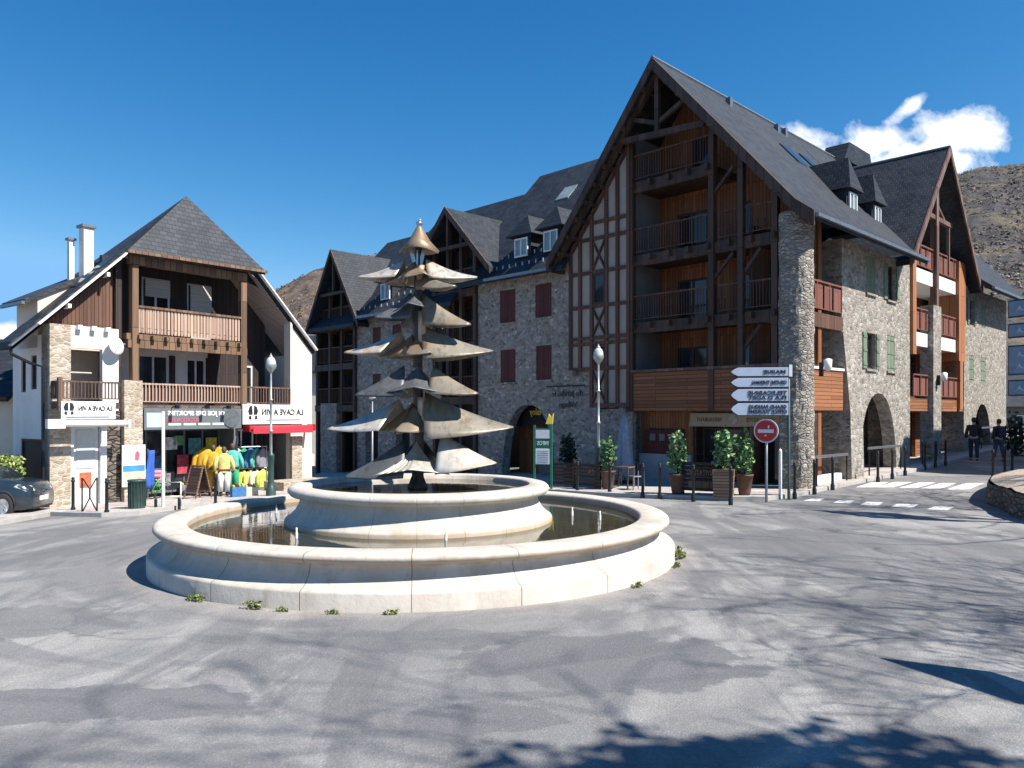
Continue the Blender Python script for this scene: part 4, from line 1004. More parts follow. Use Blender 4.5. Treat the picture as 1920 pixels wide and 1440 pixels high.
d_ = onhouse('satellite_dish', 1.93, -.12, 4.72, 'pale round satellite dish on the white wall by the loggia', 'satellite dish')
di = MB().lathe([(.0, .0), (.12, .012), (.24, .05), (.30, .09), (.30, .10), (.12, .03), (.0, .02)], (0, 0), 24).build('dish', M['window_white'], d_, True); di.matrix_local = Matrix.Rotation(R(80), 4, 'X') @ Matrix.Rotation(R(18), 4, 'Y')
MB().beam((0, .02, 0), (0, .13, -.1), .04, .04).beam((0, -.02, -.25), (0, -.3, .0), .015, .015).build('arm', M['zinc'], d_)
# ------------------------------------------------------------------ fountain
FC = (-1.71, 14.5)
fo = empty('fountain', (FC[0], FC[1], 0), 0, 'round two tiered pale stone fountain basin in the middle of the square', 'fountain')
low = [(4.66, -.7), (4.66, .19), (4.645, .215), (4.60, .235), (4.575, .24), (4.52, .265), (4.45, .32), (4.395, .39), (4.365, .46), (4.36, .525), (4.42, .53), (4.52, .552), (4.57, .60), (4.565, .645), (4.53, .675), (4.47, .688), (4.10, .69), (4.05, .67), (4.04, .62), (4.06, .2), (4.0, .1)]
MB().lathe(low, (0, 0), 128).build('lower_basin', M['limestone'], fo, True)
up = [(2.46, .2), (2.46, .60), (2.445, .625), (2.41, .64), (2.375, .67), (2.28, .76), (2.215, .87), (2.185, .96), (2.18, 1.02), (2.27, 1.025), (2.36, 1.05), (2.405, 1.105), (2.395, 1.16), (2.35, 1.20), (2.28, 1.215), (2.06, 1.215), (2.02, 1.19), (2.01, .8)]
MB().lathe(up, (0, 0), 96).build('upper_basin', M['limestone'], fo, True)
MB().lathe([(2.3, .545), (4.08, .545)], (0, 0), 64).build('water', M['water'], fo)
MB().lathe([(.0, 1.115), (2.03, 1.115)], (0, 0), 48).build('water', M['water'], fo)
for px, py in ((518, 962), (556, 1009), (836, 1013), (1073, 967), (1125, 975)):
    d_ = F*(H-.545)/(py-HY); x = (px-CX)/F*d_
    MB().lathe([(.022, .45), (.022, .63), (.014, .65), (.014, .71), (0, .71)], (x-FC[0], d_-FC[1]), 10).build('nozzle', M['window_white'], fo, True)

# ------------------------------------------------------------------ sheet metal tree
st = empty('metal_tree_sculpture', (-1.77, 14.5, 1.0), 0, 'tall weathered metal tree sculpture of curved sails rising from the fountain', 'sculpture')
def zp(py): return H-(py-HY)/100.0-1.0
def grid(fn, nu, nv, name, mat=None, th=.016, par=st):
    m = MB()
    for j in range(nv+1):
        for i in range(nu+1): m.v.append(tuple(fn(i/nu, j/nv)))
    for j in range(nv):
        for i in range(nu): m.f.append((j*(nu+1)+i, j*(nu+1)+i+1, (j+1)*(nu+1)+i+1, (j+1)*(nu+1)+i))
    return m.build(name, mat or M['patina'], par, True, 0, th)
def sail(ang, rt, pt, ptop, pbot, w, rin, sag=.08, lean=0, roll=0, m='patina'):
    u = Vector((math.cos(R(ang)), math.sin(R(ang)), 0)); v = Vector((-u.y, u.x, 0)); zt, z1, z0 = zp(pt), zp(ptop), zp(pbot)
    def fn(a, t):
        s = 2*a-1
        q = u*(rin+.10*s*s+lean*s)+v*(w*s)+Vector((0, 0, z1-(z1-z0)*abs(s)**1.25))
        tip = u*rt+v*(.03*s)+Vector((0, 0, zt-.02*abs(s)))
        p = q.lerp(tip, t); p.z -= sag*math.sin(math.pi*t)*(1-abs(s)*.4); p += v*(s*w*.22*math.sin(math.pi*t)); return p
    return grid(fn, 14, 12, 'sail', M[m])
def skirt(py0, L, Rt, ax=0, bulge=.12, m='patina_dim_tan', corr=0):
    A = Vector((ax, -.10, zp(py0))); L = Vector((L[0], L[1], zp(L[2]))); Rt = Vector((Rt[0], Rt[1], zp(Rt[2])))
    def edge(T_, t):
        c = Vector((A.x+(T_.x-A.x)*.30, A.y+(T_.y-A.y)*.34, lerp(A.z, T_.z, .66)))
        return A*(1-t)**2+c*2*t*(1-t)+T_*t*t
    def fn(a, t):
        p = edge(L, t).lerp(edge(Rt, t), a); k = 1-abs(2*a-1); p.y -= bulge*k*t; p.z += .10*k*t*t
        if a < .5: p.y += corr*math.sin(a*62)*t
        return p
    return grid(fn, 40 if corr else 10, 12, 'sail', M[m])
for a_, rt_, pa_, pb_, pc_ in ((150, .95, 664, 625, 668), (35, 1.0, 664, 622, 668), (140, 1.2, 806, 752, 808), (38, 1.2, 806, 748, 812), (-60, .55, 664, 632, 668), (-125, .6, 806, 760, 808), (150, .8, 524, 492, 526), (-70, .5, 520, 497, 526)): sail(a_, rt_, pa_, pb_, pc_, .34, .08, .04, m='patina_dim_tan')
# trunk, plates, cap
MB().tube([(0, 0, .02), (.015, 0, 1.5), (-.01, 0, 3.2), (.02, 0, 4.62)], [.115, .10, .085, .06], 6).build('trunk', M['dark_steel'], st)
MB().lathe([(.0, .52), (.05, .50), (.20, .10), (.24, .05), (.24, -.02)], (0, 0), 4).build('trunk_foot', M['dark_steel'], st)
for pz0, pz1, x in ((500, 546, .06), (585, 655, .09), (745, 790, .08), (690, 715, -.05)):
    def fn(a, t, x=x, pz0=pz0, pz1=pz1): return Vector((x-.06+.14*a, -.13-.05*math.sin(math.pi*a), lerp(zp(pz0), zp(pz1), t)))
    grid(fn, 6, 4, 'trunk_plate')
m = MB(); m.lathe([(0.02, zp(422)), (.05, zp(427)), (.20, zp(452)), (.37, zp(470))], (.03, 0), 28)
for i, v in enumerate(m.v):
    a = math.atan2(v[1], v[0]-.03); k = (zp(422)-v[2])/.48; m.v[i] = (v[0], v[1], v[2]-.07*k*(math.cos(2*a+.4)*.5+.5 if math.sin(a) < 0 else .1))
m.build('cone_cap', M['patina_dim_tan'], st, True, 0, .014)
MB().tube([(.03, 0, zp(428)), (.03, 0, zp(416))], [.05, .03], 8).lathe([(0, zp(423)), (.06, zp(421)), (.06, zp(417)), (0, zp(414))], (.03, 0), 10).lathe([(0, zp(417)), (.04, zp(414)), (0, zp(410))], (.05, 0), 8).build('finial', M['steel'], st, True)
for x0, z0, z1 in ((-.12, 470, 492), (.12, 470, 496), (.0, 470, 500)): MB().beam((x0, -.03, zp(z0)), (x0*.5, -.03, zp(z1)), .03, .07).build('bracket', M['steel'], st)
# alternating tiers of sails
for a in (sail(182, 1.12, 519, 487, 524, .30, .24, .05, .05), sail(-3, 1.12, 520, 486, 526, .30, .16, .05), sail(88, .9, 519, 487, 524, .30, .2)): pass
sail(-38, .95, 545, 508, 545, .2, .05, .05, m='patina_dim_tan')
sail(-18, 1.06, 611, 552, 612, .26, .12, .04, m='patina_dim_tan'); sail(205, .82, 598, 550, 600, .26, .12, .04, m='patina_shaded'); sail(100, .9, 605, 552, 605, .3, .12, m='patina_shaded'); skirt(540, (-.40, -.4, 590), (.18, -.5, 582), m='patina_shaded')
sail(183, 1.36, 660, 622, 664, .42, .32, .05, .22); sail(-4, 1.42, 658, 610, 676, .46, .10, .05, m='patina_dim_tan'); sail(90, 1.2, 660, 612, 670, .42, .3, m='patina_shaded')
skirt(680, (-.50, -.5, 738), (.52, -.5, 738), m='patina_shaded'); skirt(690, (-.42, -.30, 736), (-.13, -.42, 738), -.06, .05, 'patina'); sail(-22, 1.24, 738, 688, 740, .38, .34, .03, m='patina_dim_tan'); sail(196, 1.15, 740, 686, 742, .42, .25, .03, m='patina_shaded'); sail(90, 1.1, 738, 690, 742, .42, .25, m='patina_shaded')
sail(183, 1.68, 803, 750, 806, .52, .34, .05, .22); sail(-4, 1.80, 800, 736, 822, .58, .14, .05, m='patina_dim_tan'); sail(90, 1.5, 800, 740, 815, .5, .3, m='patina_shaded')
skirt(828, (-.70, -.7, 886), (.66, -.7, 884), m='patina', corr=.03); sail(-20, 1.58, 864, 812, 884, .55, .52, .03); sail(197, 1.35, 890, 826, 892, .5, .25, .03, m='patina_shaded'); sail(90, 1.4, 880, 820, 890, .5, .3, m='patina_shaded')
# ------------------------------------------------------------------ leaf clumps
def leaves(n, c, r, size, m, parent, name, rnd, flat=1.0, squash=None, shell=.55, updir=0):
    mb = MB()
    for i in range(n):
        while True:
            p = Vector((rnd.uniform(-1, 1), rnd.uniform(-1, 1), rnd.uniform(-1, 1)))
            if shell*.6 < p.length < 1 and rnd.random() < .35+.65*p.length: break
        k = 1+.8*noise.noise(p*2.0+Vector((c[0]*3.1, c[1], c[2])))
        p = Vector((c[0]+p.x*r[0]*k, c[1]+p.y*r[1]*k, c[2]+p.z*r[2]*k))
        s = size*rnd.uniform(.6, 1.35); a = Vector((rnd.gauss(0, 1), rnd.gauss(0, 1), rnd.gauss(0, .7)+updir)).normalized()
        b = a.cross(Vector((rnd.gauss(0, 1), rnd.gauss(0, 1), rnd.gauss(0, 1)))).normalized()*s*.32
        q = a.cross(b).normalized()*s*.10
        mb.quad(p-a*s*.5, p-a*s*.05+b+q, p+a*s*.5, p-a*s*.05-b+q)
    return mb.build(name, m, parent, recalc=False)
rnd = random.Random(5)
for px, py, s, lb in ((395, 1121, .16, 'low weed tuft at the fountain foot, leftmost of the tufts'), (500, 1134, .17, 'broad weed tuft at the fountain foot, right of the leftmost one'), (548, 1139, .10, 'tiny weed at the fountain foot right of the broad tuft'), (640, 1142, .10, 'tiny weed at the fountain foot left of the middle joint'), (740, 1142, .11, 'small weed growing in the middle joint of the fountain foot'),
                      (1140, 1092, .13, 'weed tuft at the right front of the fountain foot'), (1258, 1046, .26, 'tallest weed clump at the far right end of the fountain foot'), (1236, 1062, .14, 'small weed just left of the tallest clump on the right')):
    x, y, z = gp(px, py); v = Vector((x-FC[0], y-FC[1])).normalized()*4.75
    t_ = leaves(90, (0, 0, s*.25), (s*1.0, s*.35, s*.42), s*.34, M['weed'], None, 'weed', rnd, updir=.8)
    t_.location = (FC[0]+v.x, FC[1]+v.y, zg(x, y)); t_.rotation_euler = (0, 0, math.atan2(v.y, v.x)+R(90)); tag(t_, lb, 'weed', 'weeds round the fountain')

# ------------------------------------------------------------------ street furniture
def lamp_post(loc, label):
    r = empty('street_lamp', loc, 0, label, 'street lamp', 'green street lamps')
    MB().lathe([(.17, -.1), (.17, .28), (.13, .34), (.105, .5), (.10, 1.35), (.12, 1.38), (.12, 1.43), (.07, 1.5), (.05, 1.55)], (0, 0), 14).build('base_column', M['green_iron'], r, True)
    MB().lathe([(.048, 1.5), (.046, 2.2), (.075, 2.22), (.075, 2.28), (.044, 2.3), (.04, 3.3), (.07, 3.32), (.07, 3.36), (.038, 3.38), (.034, 4.28)], (0, 0), 12).build('pole', M['lamp_metal'], r, True)
    l = MB().lathe([(.03, 4.24), (.05, 4.28), (.16, 4.42), (.19, 4.52), (.185, 4.56)], (0, 0), 16).build('lantern', M['lamp_metal'], r, True)
    MB().lathe([(.17, 4.55), (.165, 4.66), (.13, 4.76), (.06, 4.82), (0, 4.83)], (0, 0), 16).build('lamp_glass', M['lamp_glass'], l, True)
    MB().lathe([(.07, 4.815), (.08, 4.84), (.03, 4.88), (.012, 4.95), (0, 4.95)], (0, 0), 12).build('lamp_cap', M['lamp_metal'], l, True)
    return r
p = gp(508, 936); L1 = lamp_post((p[0], p[1], p[2]+.1), 'green street lamp in front of the red awning and wine shop sign')
p = gp(1122, 921); dup(L1, (p[0], p[1], p[2]+.1), 0, 'green street lamp before the half timbered panel, beside the leafy pot')
p = (F and ((698-CX)/F*31.5, 31.5)); t_ = empty('light_post', gd(p[0], p[1], .1), 0, 'thin pale light post behind the metal tree sculpture', 'light post')
MB().lathe([(.05, -.1), (.04, 3.5), (0, 3.5)], (0, 0), 10).build('pole', M['zinc'], t_, True); MB().lathe([(.03, 3.46), (.14, 3.52), (.14, 3.6), (.04, 3.72), (0, 3.73)], (0, 0), 12).build('lamp_head', M['lamp_glass'], t_, True)
def bollard(): 
    o = MB().lathe([(.065, -.15), (.065, .05), (.045, .09), (.043, .82), (.056, .83), (.056, .87), (.04, .885), (.05, .93), (.03, .965), (0, .97)], (0, 0), 12).build('bollard', M['black_iron'], None, True)
    return o
b0 = None
BL = [(137, 956, 'black bollard before the left wine shop door, left of the crossed bike stand'), (200, 961, 'black bollard right of the crossed bike stand, left of the green bin'), (404, 947, 'black bollard between the wooden a-frame board and the left street lamp'),
      (1083, 919, 'slim bollard by the dark slatted screens, right of the green notice board'), (1143, 922, 'bollard just right of the street lamp, before the pale green pot plant'), (1205, 927, 'bollard before the grey bistro chair and the blue white low wall'), (1237, 928, 'bollard midway between the chair and the first big leafy pot'),
      (1300, 933, 'bollard in front of the menu crate board'), (1370, 939, 'bollard in front of the tall wooden planter box'), (1490, 928, 'bollard at the foot of the round stone pillar'), (1527, 920, 'bollard before the white plinth right of the round pillar'), (1561, 912, 'bollard before the corner loggia plinth, right of the plinth one'),
      (1646, 898, 'bollard in front of the large stone arch, left of two'), (1673, 892, 'bollard in front of the large stone arch, right of two'), (1697, 886, 'bollard between the large arch and the shaded shop bay'), (1734, 875, 'bollard at the kerb in the shade before the square stone pier, leftmost of three'), (1754, 871, 'middle bollard of the three in the shade by the square pier'), (1773, 868, 'rightmost bollard of the three in the shade by the square pier')]
for px, py, lb in BL:
    p = gp(px, py, .12)
    if b0 is None: b0 = bollard(); b0.location = p; tag(b0, lb, 'bollard', 'black bollards along the kerbs')
    else: dup(b0, p, 0, lb)
for px, py, lb in ((1862, 893, 'bollard at the tip of the gravel bed across the street'), (1884, 886, 'bollard behind the gravel bed, second from its tip'), (1898, 882, 'bollard behind the gravel bed, third from its tip')):
    dup(b0, gp(px, py, .02), 0, lb)
for px, py, lb in ((292, 951, 'short dark stub post right of the green bin'), (336, 949, 'short dark stub post right of the white frame')):
    p = gp(px, py, .12); o = MB().lathe([(.045, -.1), (.045, .22), (.03, .26), (0, .27)], (0, 0), 10).build('stub_post', M['black_iron'], None, True); o.location = p; tag(o, lb, 'post', 'short stub posts')
def handrail(y0, y1, x, lb, m):
    z0 = max(zg(*B.w(x, y0)[:2]), zg(*B.w(x, y1)[:2]))
    r = empty('handrail', B.w(x, (y0+y1)/2, z0), B.a, lb, 'handrail', 'handrails along the street wall'); L = (y1-y0)/2
    MB().box(-.03, .03, -L, L, .98, 1.07).build('rail', m, r, bevel=.01)
    for s in (-1, 1): MB().box(-.02, .02, s*L*.94-.02, s*L*.94+.02, -.2, .975).build('post', M['black_iron'], r)
handrail(.75, 3.3, .35, 'pale steel handrail before the corner loggia window', M['steel']); handrail(5.2, 8.6, .32, 'pale steel handrail across the large stone arch', M['steel']); handrail(10.7, 12.6, .4, 'dull handrail across the shaded shop bay', M['zinc'])
handrail(19.6, 22.4, .3, 'pale handrail across the far small arch', M['steel'])
# direction signs
p = gp(1479, 929, .12); D = p[1]; ds = empty('direction_sign', p, R(-8), 'post with four pale blue arrow boards pointing left beside the stone pillar', 'direction sign')
def pz(py): return H-(py-HY)/F*D-p[2]
MB().lathe([(.045, -.2), (.035, pz(684)), (.0, pz(683))], (0, 0), 10).build('pole', M['green_iron'], ds, True)
for y0, y1, txt in ((689, 705, 'MAIRIE'), (708.5, 725.5, 'CENTRE THERMAL'), (729.5, 752, 'TELECABINE\nPLA D ADET'), (756, 778.5, 'GRAND PARKING\nOFFICE TOURISME')):
    z0, z1 = pz(y1), pz(y0); zc = (z0+z1)/2; hh = (z1-z0)/2
    bo = MB().prism([(-.03, zc-hh), (-.03, zc+hh), (-1.46, zc+hh), (-1.60, zc+hh*.45), (-1.66, zc), (-1.60, zc-hh*.45), (-1.46, zc-hh)], 'y', -.085, -.05).build('arrow_board', M['sign_blue'], ds, bevel=.006)
    MB().prism([(-.015, zc-hh-.02), (-.015, zc+hh+.02), (-1.47, zc+hh+.02), (-1.63, zc+hh*.45), (-1.69, zc), (-1.63, zc-hh*.45), (-1.47, zc-hh-.02)], 'y', -.048, -.035).build('rim', M['cloth_navy'], bo)
    two = '\n' in txt
    lettering(txt, 1.1 if two else (.62 if 'M' == txt[0] else 1.0), hh*1.45 if two else hh*.85, M['ink'], bo, (-.62 if two else (-.42 if 'M' == txt[0] else -.58), -.09, zc), bold=.015)
MB().box(-.0, .09, -.05, .05, pz(706), pz(684)).build('end_plate', M['white_paint'], ds)
p = gp(1437, 934, .12); D = p[1]
ne = empty('no_entry_sign', p, R(-32), 'round red no entry sign with a white bar on a grey pole', 'no entry sign'); zc = pz(808)
MB().lathe([(.038, -.2), (.038, zc+.28), (0, zc+.29)], (0, 0), 10).build('pole', M['zinc'], ne, True)
Rx = Matrix.Translation((0, -.05, zc)) @ Matrix.Rotation(R(90), 4, 'X')
MB().lathe([(0, .0), (.335, .0), (.345, .012), (.345, -.03), (0, -.03)], (0, 0), 36).build('rim', M['window_white'], ne).matrix_local = Rx
MB().lathe([(0, .018), (.305, .018), (.305, .0), (0, .0)], (0, 0), 36).build('red_disc', M['red_paint'], ne).matrix_local = Rx
MB().box(-.22, .22, -.078, -.07, zc-.055, zc+.045).build('white_bar', M['window_white'], ne)
MB().box(.06, .10, -.078, -.07, zc+.075, zc+.16).box(-.03, .02, -.078, -.07, zc-.15, zc-.11).build('sticker', M['window_white'], ne)
p = gp(1463, 928, .12); o = MB().lathe([(.05, -.2), (.05, 1.3), (.03, 1.36), (0, 1.37)], (0, 0), 10).build('white_post', M['white_paint'], None, True); o.location = p; tag(o, 'white post between the no entry sign and the round pillar', 'post')
# green notice board
p = gp(1018, 917, .12); D = p[1]; nb = empty('notice_board', p, R(-18), 'green framed notice board on two posts beside the arch', 'notice board')
for s in (-1, 1): MB().box(s*.30-.035, s*.30+.035, -.035, .035, -.2, pz(795 if s > 0 else 797)).build('post', M['green_bright'], nb)
MB().box(-.27, .27, -.02, .02, pz(872), pz(803)).build('board', M['green_bright'], nb)
MB().box(-.25, .25, -.03, -.021, pz(822), pz(806)).build('notice', M['window_white'], nb); MB().box(-.25, .25, -.03, -.021, pz(870), pz(841)).build('notice', M['sign_white'], nb)
lettering('INFOS', .4, .14, M['window_white'], nb, (0, -.024, pz(831)))
m = MB()
for k in range(6): m.box(-.2, .2, -.036, -.031, pz(867-k*4.2), pz(866-k*4.2))
m.build('small_print', M['zinc'], nb)
MB().prism([(.10, pz(795)), (.22, pz(776)), (.30, pz(783)), (.38, pz(775)), (.34, pz(795))], 'y', -.03, .03).build('pointer', M['ink_yellow'], nb)
# potted plants
def pot_plant(px, py, h, label, box=False, dark=False, w=.27, scale=1.0):
    p = gp(px, py, .12); r = empty('potted_plant', p, R(-20), label, 'potted plant', 'potted plants outside the restaurant'); ph = .62*scale
    if box: MB().prism([(-.27, -.02), (.27, -.02), (.31, .80), (-.31, .80)], 'y', -.27, .27).build('planter_box', M['crate_wood'], r); ph = .8
    else: MB().lathe([(0, -.02), (.15, -.02), (.18, .1), (.24, ph-.06), (.26, ph-.05), (.26, ph), (.2, ph), (.2, ph-.08), (0, ph-.08)], (0, 0), 16).build('pot', M['terracotta'], r, True)
    MB().tube([(0, 0, ph-.1), (.03, 0, ph+.4), (0, .02, ph+h*.6)], .025, 6).build('stem', M['bark'], r)
    rn = random.Random(px); leaves(520, (0, 0, ph+h*.5), (w, w, h*.5), .15, M['leaf_dark'] if dark else M['leaf_pot'], r, 'foliage', rn, shell=.2, updir=.3)
pot_plant(1270, 926, 1.25, 'tall leafy shrub in a tapered pot left of the menu crate'); pot_plant(1357, 930, 1.15, 'leafy shrub in the tall wooden planter box', True); pot_plant(1396, 928, 1.15, 'leafy shrub in a dark pot by the dark doorway, nearest the no entry sign')
pot_plant(1140, 917, 1.0, 'pale green plant in a terracotta pot behind the street lamp', w=.24); pot_plant(1066, 908, 1.15, 'dark green shrub among the slatted screens by the stone wall', dark=True, w=.3)
# wooden screens and crates
def screen(px, py, wd, h, rz, label):
    p = gp(px, py, .12); r = empty('wooden_screen', p, R(rz), label, 'wooden screen', 'slatted wooden screens')
    m = MB(); n = int(h/.13)
    for k in range(n): m.box(-wd/2, wd/2, -.02, .01, .1+k*.13, .1+k*.13+.1)
    m.build('slats', M['dark_wood'], r)
    for s in (-1, 1): MB().box(s*wd/2-.04, s*wd/2+.04, -.04, .035, -.03, h+.05).build('post', M['dark_wood'], r)
    return r
screen(1055, 913, 1.0, .88, -40, 'dark slatted wooden screen right of the green notice board'); r = screen(1100, 916, 1.05, .9, -40, 'dark slatted wooden screen just left of the street lamp')
lettering('7A', .25, .2, M['crate_wood'], r, (.2, -.03, .6)); r = screen(1315, 927, 1.15, .95, -30, 'dark menu crate with carved letters between the potted shrubs')
lettering('INVITATION', .85, .2, M['crate_wood'], r, (0, -.03, .66)); MB().box(-.42, .42, -.035, -.022, .2, .4).build('panel', M['timber_mid'], r)
# bistro table and chairs
def bistro_table(px, py, label):
    p = gp(px, py, .12); r = empty('bistro_table', p, R(-30), label, 'table', 'bistro tables')
    MB().box(-.32, .32, -.32, .32, .68, .72).build('table_top', M['crate_wood'], r, bevel=.01)
    for sx in (-1, 1):
        for sy in (-1, 1): MB().beam((sx*.27, sy*.27, .68), (sx*.29, sy*.29, -.02), .045, .045).build('leg', M['timber_mid'], r)
def bistro_chair(px, py, rz, label):
    p = gp(px, py, .12); r = empty('bistro_chair', p, R(rz), label, 'chair', 'bistro chairs')
    MB().box(-.2, .2, -.2, .2, .42, .46).build('seat', M['zinc'], r, bevel=.01)
    m = MB(); m.box(-.2, .2, .18, .21, .62, .86); m.build('backrest', M['cloth_black'], r)
    for sx in (-1, 1):
        MB().beam((sx*.18, .19, .86), (sx*.19, .2, -.02), .03, .03).build('leg', M['zinc'], r); MB().beam((sx*.18, -.18, .44), (sx*.19, -.2, -.02), .03, .03).build('leg', M['zinc'], r)
bistro_table(1168, 914, 'small wooden bistro table below the closed blue parasol'); bistro_chair(1192, 918, -70, 'grey bistro chair before the blue white low wall'); bistro_chair(1152, 910, 100, 'bistro chair between the pale green plant and the table')
# closed parasol
p = gp(1171, 906, .12); D = p[1]; pa = empty('closed_parasol', p, 0, 'closed blue parasol standing against the stone wall', 'parasol')
m = MB(); n = 28; zs = (pz(778), pz(790), pz(815), pz(850), pz(876), pz(892)); rs = (.03, .13, .19, .24, .30, .33)
for z, r_ in zip(zs, rs):
    for k in range(n):
        a = 2*math.pi*k/n; q = r_*(1+.28*math.cos(7*a+z*.6)); m.v.append((q*math.cos(a), q*math.sin(a), z+.04*math.cos(7*a)))
for j in range(5):
    for k in range(n): m.f.append((j*n+k, j*n+(k+1) % n, (j+1)*n+(k+1) % n, (j+1)*n+k))
m.build('canopy', M['blue_cloth'], pa, True)
MB().tube([(0, 0, 0), (0, 0, pz(772))], .03, 8).build('pole', M['zinc'], pa); MB().box(-.3, .3, -.3, .3, -.02, .1).build('base', M['black_iron'], pa)
# restaurant lettering
o = empty('restaurant_sign', B.w(-12.0, .82, 2.55), B.a, 'yellow lettering sign in the dark arch head of the grey stone building', 'sign')
MB().box(-.95, .95, .0, .02, -.26, .26).build('board', M['dark_void'], o); lettering('La Maloy', 1.3, .38, M['ink_yellow'], o, (0, -.012, 0))
o = empty('wall_sign', B.w(-9.75, -.06, 3.15), B.a, 'faint wrought iron lettering on the stone wall left of the timber panel', 'sign')
MB().box(-1.05, 1.05, -.03, .0, .46, .52).build('iron_bar', M['black_iron'], o); lettering('du Jardin le', 1.7, .32, M['ink'], o, (.1, -.02, .15), bold=0); lettering('Village', 1.0, .3, M['ink'], o, (.15, -.02, -.3), bold=0)
o = empty('fascia_sign', B.w(-2.35, .42, 2.28), B.a, 'beige restaurant fascia sign with a round crest above the dark glazing', 'sign')
pl = MB().box(-1.7, 1.75, -.13, -.1, -.2, .24).build('board', M['beige_fascia'], o)
lettering('RESTAURANT', 1.0, .14, M['timber_mid'], o, (-.95, -.135, .02)); lettering('GRILLADES', 1.0, .14, M['timber_mid'], o, (1.0, -.135, .02))
MB().lathe([(0, 0), (.17, 0), (.17, .02), (0, .02)], (0, 0), 24).build('crest', M['gravel'], o).matrix_local = Matrix.Translation((.0, -.13, .03)) @ Matrix.Rotation(R(90), 4, 'X')
o = empty('menu_board', B.w(-5.3, .43, 1.45), B.a, 'dark red menu board with pale pictures on the restaurant wall', 'menu board')
MB().box(-.85, .85, -.02, .02, -.42, .45).build('board', M['shutter_red'], o)
for k in range(3): MB().box(-.6+k*.42, -.36+k*.42, -.03, -.021, .05, .3).build('picture', M['grey_wall'], o)
MB().box(.35, .75, -.03, -.021, -.35, -.1).build('picture', M['ink_red'], o)
# ------------------------------------------------------------------ left edge: neighbour, hedge, car
nbh = empty('neighbour_house', (-17.4, 27, -.5), 0, 'peach walled house with a grey slate roof behind the hedge at the left edge', 'building')
MB().prism([(0, 0), (-.15, 1.9), (-3.6, 4.5), (-17, 6), (-17, 0)], 'z', -1, 3.7).build('wall', M['peach_wall'], nbh)
MB().prism([(-.45, 3.62), (2.5, 5.85), (5.0, 3.6), (5.0, 3.4), (2.5, 5.65), (-.45, 3.42)], 'x', -17, .1).build('roof', M['slate_x'], nbh)
MB().beam((-17, -.5, 3.52), (.1, -.5, 3.52), .12, .12).build('gutter', M['timber'], nbh)
rnd = random.Random(9)
x0, y0 = -17.1, 23.6
hd = empty('hedge', (x0, y0, zg(x0, y0)), 0, 'clipped yellow green hedge between the parked car and the white house', 'hedge')
mb = MB()
for i in range(5200):
    f = rnd.random(); px_, pz_ = rnd.uniform(-2.1, 1.9), rnd.uniform(0, 1.68)
    py_ = -.45 if f < .55 else rnd.uniform(-.45, .5)
    if f > .75: pz_ = 1.68
    if .55 < f < .65: px_ = 1.9
    q = Vector((px_, py_, pz_))+Vector((rnd.gauss(0, .05), rnd.gauss(0, .06), rnd.gauss(0, .05)))
    a = Vector((rnd.gauss(0, 1), rnd.gauss(0, 1), rnd.gauss(0, 1))).normalized()*.07; b = a.orthogonal().normalized()*.035
    mb.quad(q-a, q+b, q+a, q-b)
mb.build('foliage', M['leaf_hedge'], hd, recalc=False); MB().box(-2.0, 1.8, -.36, .45, -.1, 1.6).build('branches', M['leaf_dark'], hd)

